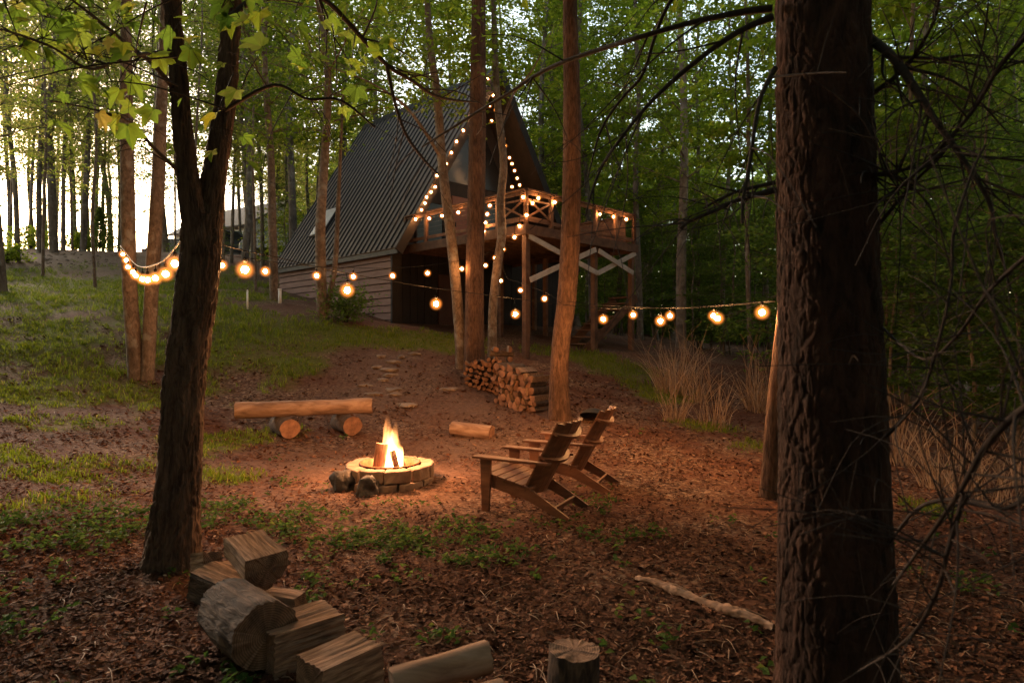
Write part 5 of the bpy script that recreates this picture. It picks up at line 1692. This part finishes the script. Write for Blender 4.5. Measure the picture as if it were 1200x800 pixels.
for k in range(150):
    g = G(rr_s.uniform(0, 150), rr_s.uniform(296, 320))
    sz = rr_s.uniform(.02, .09); g.z -= sz * .15
    th_ = np.linspace(0, np.pi, 4)
    parts.append(tube_np([g + Vector((-sz, 0, .01)), g + Vector((-sz * .3, .02, sz * .35)), g + Vector((sz, 0, .02))], [sz * .35, sz * .75, sz * .3], 6, 5, sz * .2, 2, 9, 0, k))
V, F = merge(parts)
setp(link('rubble', np_mesh('rubble', V, F, M['flag'], False)), 'pale stones scattered over the gravel mound', 'rubble', kind='stuff')
# white pipes, stake and bush by the cabin wall
for px, py, h, r_, nm, lb in ((328, 356, .42, .05, 'vent_pipe', 'white pipe standing beside the slender trunk at the rear cabin corner'), (379, 371, .34, .04, 'vent_pipe', 'white pipe behind the split-base trunk at the cabin wall'), (290, 362, .5, .025, 'marker_stake', 'thin white stake standing in the lawn')):
    g = G(px, py)
    if px == 379: g = ground(379.5, 18.1)
    m_ = MB().tube([g - Vector((0, 0, .1)), g + Vector((0, 0, h))], r_, 14)
    m_.tube([g + Vector((0, 0, h)), g + Vector((.0, 0, h + .035))], r_ * 1.25 if nm == 'vent_pipe' else r_ * .8, 14)
    setp(m_.build(nm, M['white'], None, True, org=g, loc=g), lb, 'pipe' if nm == 'vent_pipe' else 'stake')
g = G(407, 378)
tv = empty('bush', g, 'small dark bush growing at the foot of the cabin wall', 'bush')
rgb_ = np.random.default_rng(8)
pos = rgb_.normal(0, 1, (1600, 3)) * np.array([.32, .3, .26]) + np.array([0, 0, .5])
pos[:, 2] = np.abs(pos[:, 2])
V, F = leaf_quads(pos, .6, .09, rgb_)
link('foliage', np_mesh('foliage', V, F, M['leaf_dark'], False, attrs={'rnd': np.repeat(rgb_.uniform(0, .6, 1600), 4)}), tv)
V, F = merge([tube_np([(0, 0, -.05), (rgb_.normal(0, .1), rgb_.normal(0, .1), .3), (rgb_.normal(0, .3), rgb_.normal(0, .3), .6)], [.015, .01, .004], 5, 8) for _ in range(7)])
link('stem', np_mesh('stem', V, F, M['twig']), tv)

# ------------------------------------------------------------------ tall dry grass clumps
def reed_clump(px, py, h, rad, nst, label, seed, d=None):
    rg = np.random.default_rng(seed)
    g = G(px, py) if d is None else ground(px, d)
    t = empty('dry_grass_clump', g, label, 'dry grass', 'tall dry grass clumps')
    Vs, Fs, rn, b = [], [], [], 0
    for k in range(int(nst * (.6 if px < 1000 else .38))):
        a = rg.uniform(0, 6.28)
        r_ = rad * math.sqrt(rg.uniform())
        p = np.array([r_ * math.cos(a), r_ * math.sin(a), -.05])
        H = h * (.25 + .85 * rg.beta(1.5, 1.7))
        ln = rg.normal(0, .24, 2) + .18 * np.array([math.cos(a), math.sin(a)])
        droop = rg.uniform(.0, 1.1) ** 1.4
        da = a + rg.normal(0, .8)
        w_ = rg.uniform(.004, .009)
        K = 6
        yw = rg.uniform(0, 6.28)
        sv = np.array([math.cos(yw), math.sin(yw), 0]) * w_
        tone = np.clip(rg.normal(.5, .25), 0, 1)
        for i in range(K):
            u = i / (K - 1)
            c = p + np.array([ln[0] * u * H + droop * math.cos(da) * u ** 3 * H * .6, ln[1] * u * H + droop * math.sin(da) * u ** 3 * H * .6, H * (u - .35 * droop * u ** 3)])
            Vs += [c - sv * (1 - .75 * u), c + sv * (1 - .75 * u)]
            rn += [tone, tone]
        for i in range(K - 1):
            Fs.append((b + 2 * i, b + 2 * i + 1, b + 2 * i + 3, b + 2 * i + 2))
        b += 2 * K
    link('blades', np_mesh('dry_blades', np.array(Vs), np.array(Fs), M['reed'], True, attrs={'rnd': np.array(rn)}), t)
    V, F = merge([tube_np([(rg.normal(0, rad * .4), rg.normal(0, rad * .4), -.05)] * 1 + [(rg.normal(0, rad * .6), rg.normal(0, rad * .6), h * .5), (rg.normal(0, rad), rg.normal(0, rad), h * 1.05)], [.006, .005, .003], 4, 8) for _ in range(6)])
    link('stalks', np_mesh('dry_stalks', V, F, M['reed'], attrs={'rnd': np.full(len(V), .4)}), t).name = 'seed_stalk'
for a_ in ((790, 462, 1.6, .34, 420, 'bushy dry grass clump at the foot of the straight reddish trunk', 1), (818, 470, 1.3, .2, 180, 'narrow dry grass tuft just right of the bushy one', 2), (790, 492, .9, .2, 160, 'low dark dry tuft in front of the bushy one', 3),
           (835, 500, 1.1, .3, 130, 'thin straggly tuft with long single stalks midway to the pine', 4), (888, 482, 1.6, .26, 260, 'tall dry grass clump left of the half hidden trunk', 5), (1050, 545, 1.2, .26, 220, 'dry grass clump just right of the big pine trunk', 7), (1115, 575, 1.1, .36, 330, 'wide dry grass clump in the middle of the right clearing', 8), (1165, 590, .7, .4, 240, 'spreading dry tuft near the right edge', 9), (1195, 570, .9, .35, 240, 'dry grass clump cut by the right edge of the photo', 10)):
    reed_clump(*a_)

# ------------------------------------------------------------------ ground cover (nobody could count it)
def scatter(n, seed, dens, dmin=2.2, dmax=30, pw=1.6, xr=0.95):
    """points on the ground inside the view, denser near the camera"""
    rg = np.random.default_rng(seed)
    u = rg.uniform(0, 1, n)
    y = (dmin ** (1 - pw) + u * (dmax ** (1 - pw) - dmin ** (1 - pw))) ** (1 / (1 - pw)) if pw != 1 else dmin * (dmax / dmin) ** u
    x = rg.uniform(-xr, xr, n) * (y + .6)
    k = rg.uniform(0, 1, n) < dens(x, y)
    x, y = x[k], y[k]
    z = np.concatenate([gza(x[i:i + 20000], y[i:i + 20000]) for i in range(0, len(x), 20000)])
    p = np.stack([x, y, np.zeros_like(x)], -1)
    z = z + 0.018 * fbm(p * 3.1, 5, 3) + 0.05 * fbm(p * 0.7, 9, 2) * np.clip((y - 3) / 8, 0, 1)
    return np.stack([x, y, z], -1), rg
def litter_d(x, y):
    p = np.stack([x, y, np.zeros_like(x)], -1)
    n = fbm(p * 1.3, 41, 3)
    return np.clip(.75 + n * .8 - .75 * grass_d(x, y) - .6 * mask(DR, x, y), .03, 1) * (~((y > 22) & (x < 0)))
pos, rg = scatter(200000, 61, litter_d, 2.1, 16, 1.55)
n = len(pos)
yaw = rg.uniform(0, 2 * np.pi, n)
L_ = .040 * np.where(rg.uniform(0, 1, n) < .07, 2.0, rg.uniform(.45, 1.45, n)) * np.clip(pos[:, 1] / 8, .9, 1.5)
ti = rg.normal(0, .27, n); ro = rg.normal(0, .36, n)
d = np.stack([np.cos(yaw) * np.cos(ti), np.sin(yaw) * np.cos(ti), np.sin(ti)], -1)
s = np.stack([-np.sin(yaw) * np.cos(ro), np.cos(yaw) * np.cos(ro), np.sin(ro)], -1)
u = np.cross(d, s)
wv = (L_ * rg.uniform(.35, .65, n) * .5)[:, None]
Lc = L_[:, None]
cu = rg.uniform(.1, .55, n)[:, None]
p0 = pos + np.array([0, 0, .012]) + u * .004
V = np.stack([p0 - d * Lc * .5, p0 + s * wv - d * Lc * .12 + u * wv * cu, p0 + s * wv * .8 + d * Lc * .22 + u * wv * cu, p0 + d * Lc * .55 + u * Lc * .12, p0 - s * wv * .8 + d * Lc * .2 + u * wv * cu, p0 - s * wv - d * Lc * .1 + u * wv * cu], 1).reshape(-1, 3)
b_ = np.arange(n)[:, None] * 6
F = np.concatenate([b_ + np.array([[0, 1, 2, 3]]), b_ + np.array([[0, 3, 4, 5]])])
setp(link('leaf_litter', np_mesh('leaf_litter', V, F, M['litter'], False, attrs={'rnd': np.repeat(np.clip(rg.beta(2, 2.6, n), 0, 1), 6)})), 'brown dead leaves covering the forest floor', 'leaf litter', kind='stuff')
def blades(pos, rg, hmin, hmax, wid, mat, name, label, cat, bend=.45):
    n = len(pos)
    h = hmin + (hmax - hmin) * rg.uniform(0, 1, n)
    yaw = rg.uniform(0, 6.28, n)
    ln = rg.normal(0, bend, (n, 2)) * h[:, None]
    sv = np.stack([np.cos(yaw), np.sin(yaw), 0 * yaw], -1) * (wid * rg.uniform(.6, 1.3, n))[:, None]
    mid = pos + np.column_stack([ln * .35, h * .62])
    tip = pos + np.column_stack([ln, h])
    V = np.stack([pos - sv - [0, 0, .02], pos + sv - [0, 0, .02], mid + sv * .7, tip, mid - sv * .7], 1).reshape(-1, 3)
    F = np.arange(5 * n).reshape(n, 5)
    setp(link(name, np_mesh(name, V, F, mat, False, attrs={'rnd': np.repeat(np.clip(rg.normal(.45, .22, n), 0, 1), 5)})), label, cat, kind='stuff')
pos, rg = scatter(90000, 62, lambda x, y: grass_d(x, y) * .85, 3, 32, .6)
gcl = 7
hn = np.clip(.75 + .9 * fbm(pos * np.array([.9, .9, 0]), 77, 3), .35, 1.7)
pos = np.repeat(pos, gcl, 0) + np.column_stack([rg.normal(0, .035, (len(pos) * gcl, 2)), np.zeros(len(pos) * gcl)])
hn = np.repeat(hn, gcl) * np.clip(pos[:, 1] / 13, .45, 1.1)
sz = np.clip(pos[:, 1] / 14, .7, 1.6)
blades(pos, rg, .04 * hn, .15 * hn, .006, M['grass'], 'grass', 'short green grass growing on the lawn slope', 'grass')
pos, rg = scatter(60000, 63, lambda x, y: weed_d(x, y), 2.2, 12, 1.2)
pos = np.repeat(pos, 5, 0) + np.column_stack([rg.normal(0, .025, (len(pos) * 5, 2)), rg.uniform(.02, .085, len(pos) * 5)])
V, F = leaf_quads(pos, .35, .05, rg, .7)
setp(link('ground_cover', np_mesh('ground_cover', V, F, M['weed'], False, attrs={'rnd': np.repeat(np.clip(rg.normal(.5, .25, len(pos)), 0, 1), 4)})), 'low leafy green weeds in the leaf litter', 'ground cover', kind='stuff')
# pale twigs and stalks on the floor
pos, rg = scatter(2600, 64, lambda x, y: np.ones_like(x) * .6, 2.3, 12, 1.5)
parts = []
for p in pos:
    a = rg.uniform(0, 6.28); L0 = rg.uniform(.06, .22)
    dd = np.array([math.cos(a), math.sin(a), 0])
    parts.append(tube_np([p - dd * L0 * .5 + [0, 0, .012], p + np.array([rg.normal(0, .02), rg.normal(0, .02), .03]), p + dd * L0 * .5 + [0, 0, .012]], [.0022, .003, .0016], 4, 6))
V, F = merge(parts)
setp(link('twig_litter', np_mesh('twig_litter', V, F, M['reed'], attrs={'rnd': np.full(len(V), .55)})), 'thin pale twigs strewn over the leaf litter', 'twigs', kind='stuff')

# ------------------------------------------------------------------ string lights
def make_bulb_mesh(mt):
    m = MB()
    prof = []
    for i in range(9):
        a = -math.pi / 2 + math.pi * i / 8
        prof.append((max(.001, math.cos(a)), math.sin(a)))
    m.lathe([(r_, z) for r_, z in prof], n=12)
    return m.mesh('bulb', mt, True)
BULB, BULB_S, BULB_D = make_bulb_mesh(M['bulb']), make_bulb_mesh(M['bulb_small']), make_bulb_mesh(M['bulb_dim'])
def halomat():  # soft glow halo round each bulb: emission fading outward, no glass surface
    m, t, N, L = newmat('amber_bulb_halo')
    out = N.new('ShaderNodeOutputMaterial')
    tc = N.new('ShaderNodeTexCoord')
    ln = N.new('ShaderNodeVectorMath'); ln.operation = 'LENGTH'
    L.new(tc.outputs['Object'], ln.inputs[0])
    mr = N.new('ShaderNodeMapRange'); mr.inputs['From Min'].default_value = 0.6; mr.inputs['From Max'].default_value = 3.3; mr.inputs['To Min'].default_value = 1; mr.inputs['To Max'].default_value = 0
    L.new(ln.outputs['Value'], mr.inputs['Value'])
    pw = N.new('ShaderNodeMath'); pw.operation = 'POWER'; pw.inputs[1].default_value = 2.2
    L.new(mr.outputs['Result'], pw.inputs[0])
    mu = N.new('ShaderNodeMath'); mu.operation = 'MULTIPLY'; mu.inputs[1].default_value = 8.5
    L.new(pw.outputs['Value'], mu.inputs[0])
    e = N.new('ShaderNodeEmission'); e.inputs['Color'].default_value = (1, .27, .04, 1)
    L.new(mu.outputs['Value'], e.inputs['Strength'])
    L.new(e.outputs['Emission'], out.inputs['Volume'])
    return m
M['bulbhalo'] = halomat()
HALO = MB().lathe([(.02, 3.3), (1.3, 3.0), (2.4, 2.2), (3.1, 1.1), (3.3, 0), (3.1, -1.1), (2.4, -2.2), (1.3, -3.0), (.02, -3.3)][::-1], n=14).mesh('glow_halo', M['bulbhalo'], True)
SOCK = MB().lathe([(.001, 3.6), (.40, 3.6), (.6, 3.3), (.6, 2.2), (.001, 2.2)], n=10).mesh('socket', M['cable'], True)
def sag(a, b, n, drop):
    return [a + (b - a) * t - Vector((0, 0, 4 * drop * t * (1 - t))) for t in np.linspace(0, 1, n)]
def string(label, cables, bulbs, r=.045, cr=.005, mats=None, bm=None):
    """cables: point lists; bulbs: (point, radius)"""
    o0 = cables[0][0]
    t = empty('string_lights', o0, label, 'string lights', 'strings of warm bulbs')
    for k, c in enumerate(cables):
        pl, rr = catmull([tuple(p - o0) for p in c], [cr] * len(c), max(12, len(c) * 5))
        MB().tube([Vector(p) for p in pl], cr, 6).build('cable', (mats or [M['cable']])[k % len(mats or [0])], t, True)
    allp = np.concatenate([catmull([tuple(p - o0) for p in c], [1] * len(c), 120)[0] for c in cables])
    for p, rb in bulbs:
        q = np.array(p - o0)
        b = link('bulb', bm or BULB, t, tuple(q))
        rb = rb * .56
        b.scale = (rb,) * 3
        link('glow_halo', HALO, b)
        link('socket', SOCK, b)
        up = allp[np.argmin((allp[:, 0] - q[0]) ** 2 + (allp[:, 1] - q[1]) ** 2 + 0.3 * (allp[:, 2] - q[2]) ** 2)]
        if np.linalg.norm(up - q) > rb * 4.0:
            w_ = MB().tube([Vector((0, 0, 3.55)), Vector((up - q) / rb)], cr * .7 / rb, 5)
            w_.build('drop_wire', M['cable'], b, True)
    return t
oakd = oak.location.y
twd = twin.location.y
cvd = curv.location.y
def lerp(a, b, t): return 1 / (1 / a + (1 / b - 1 / a) * t)      # depth along a straight span, seen in perspective
# swag from the forked tree back to the twin-stemmed tree
def dsw(px): return lerp(oakd + .2, twd - .3, (214 - px) / (214 - 141))
sw_c = [P(px, py, dsw(px)) for px, py in ((214, 279), (205, 291), (192, 305), (180, 311), (168, 313), (158, 309), (148, 297), (141, 288))]
string('swag of closely spaced bulbs between the forked tree and the twin-stemmed tree', [sw_c], [(P(px, py, dsw(px)), .05) for px, py in ((205, 309), (194, 321), (182, 326), (173, 328), (167, 327), (159, 323), (156, 319), (150, 313), (148, 305), (144, 298))], mats=[M['palecable']], cr=.007, bm=BULB_S)
# main strand: forked tree to the bent trunk
def dm(px): return lerp(oakd + .1, cvd - .25, (px - 217) / (657 - 217))
mc = [P(px, py, dm(px)) for px, py in ((217, 280), (248, 284), (287, 294), (322, 301), (359, 310), (406, 320), (457, 329), (520, 339), (590, 348), (657, 357))]
string('long strand of large hanging bulbs from the forked tree to the bent trunk', [mc], [(P(px, py, dm(px)), .052) for px, py in ((287, 316), (407, 340), (511, 356), (604, 368))], cr=.004)
# second strand, farther away, rising to the deck
dk_c = ray_plane(590, 280, CW(DX0, 0), (cU, sU, 0))
def d3(px): return lerp(8.0, dk_c.y - .2, (px - 245) / (592 - 245))
c3 = [P(px, py, d3(px)) for px, py in ((245, 296), (285, 302), (330, 308), (371, 312), (414, 314), (460, 314), (501, 311), (541, 305), (568, 298), (580, 290), (592, 280))]
string('farther strand of small bulbs running past the cabin wall up to the deck', [c3], [(P(px, py, d3(px)), .05) for px, py in ((260, 311), (311, 318), (371, 323), (414, 324), (460, 323), (501, 320), (541, 315), (569, 311), (580, 302), (590, 292))], bm=BULB_S)
# from the deck down to the bent trunk
def d4(px): return lerp(dk_c.y - .1, cvd - .2, (px - 585) / (657 - 585))
c4 = [P(px, py, d4(px)) for px, py in ((585, 283), (592, 322), (612, 332), (640, 343), (657, 355))]
string('short strand dropping from the deck corner to the bent trunk', [c4], [(P(px, py, d4(px)), .05) for px, py in ((587, 329), (610, 340), (638, 350))], bm=BULB_S)
# right: bent trunk to the half-hidden trunk
hd_ = hid.location.y
def d5(px): return lerp(cvd - .2, hd_ + .1, (px - 660) / (905 - 660))
c5 = [P(px, py, d5(px)) for px, py in ((660, 357), (705, 361), (750, 361), (800, 360), (850, 357), (908, 352))]
c5b = [P(px, py, d5(px) + .15) for px, py in ((664, 353), (700, 357), (750, 360), (800, 361), (850, 358), (908, 353))]
string('twin cables with glowing bulbs between the bent trunk and the big pine', [c5, c5b], [(P(px, py, d5(px)), rb) for px, py, rb in ((707, 374, .055), (742, 369, .048), (774, 376, .055), (785, 370, .048), (836, 370, .048), (841, 373, .055), (893, 366, .058))])
# deck railing
pl_side, nl = CW(DX0 - .05, 0), (cU, sU, 0)
pl_front, nf = CW(0, DY0 - .05), (-sU, cU, 0)
bs = [(ray_plane(px, py, pl_side, nl), .052) for px, py in ((487, 257), (503, 256), (518, 253), (537, 249), (574, 241), (571, 251), (569, 261), (567, 271), (613, 231), (609, 265), (617, 252), (603, 278))]
bs += [(ray_plane(px, py, pl_front, nf), .052) for px, py in ((624, 238), (631, 232), (650, 237), (703, 251), (719, 254), (734, 257))]
csd = [ray_plane(px, py, pl_side, nl) for px, py in ((482, 252), (503, 249), (537, 243), (574, 233), (613, 225), (622, 222))] + [ray_plane(px, py, pl_front, nf) for px, py in ((640, 227), (675, 236), (703, 243), (742, 253))]
string('bulbs strung along the deck railing of the cabin', [csd], bs, cr=.006, bm=BULB_S)
# gable edges
gp_, gn_ = CW(0, -.72), (-sU, cU, 0)
lr = ((566, 106), (559, 121), (551, 137), (512, 206), (505, 225), (498, 238), (543, 153), (535, 166), (529, 179), (523, 192), (510, 219), (500, 231), (494, 246))
rr_ = ((572, 92), (578, 112), (581, 129), (590, 163), (600, 192), (606, 209), (574, 124), (576, 142), (587, 155), (592, 171), (597, 185), (603, 200), (600, 219), (609, 217))
cL = [ray_plane(px, py, gp_, gn_) for px, py in ((490, 252), (520, 196), (545, 148), (572, 96))]
cR = [ray_plane(px, py, gp_, gn_) for px, py in ((572, 96), (584, 136), (598, 178), (612, 218))]
string('bulbs outlining both sloping edges of the A-frame gable', [cL + cR[1:]], [(ray_plane(px, py, gp_, gn_), .052) for px, py in lr + rr_], cr=.006, bm=BULB_D)

# ------------------------------------------------------------------ evening haze in the air of the clearing
HAZE = 0.0
def hazemat():
    m, t, N, L = newmat('haze')
    out = N.new('ShaderNodeOutputMaterial')
    v = N.new('ShaderNodeVolumePrincipled')
    v.inputs['Color'].default_value = (.95, .90, .85, 1)
    v.inputs['Density'].default_value = HAZE
    v.inputs['Anisotropy'].default_value = 0.2
    L.new(v.outputs['Volume'], out.inputs['Volume'])
    return m
if HAZE:
    zt = 45.0
    setp(MB().box((30, 150, zt / 2 - 10), (720, 620, zt + 20)).build('haze', hazemat()), 'thin warm evening haze hanging between the trees', 'haze', kind='stuff')
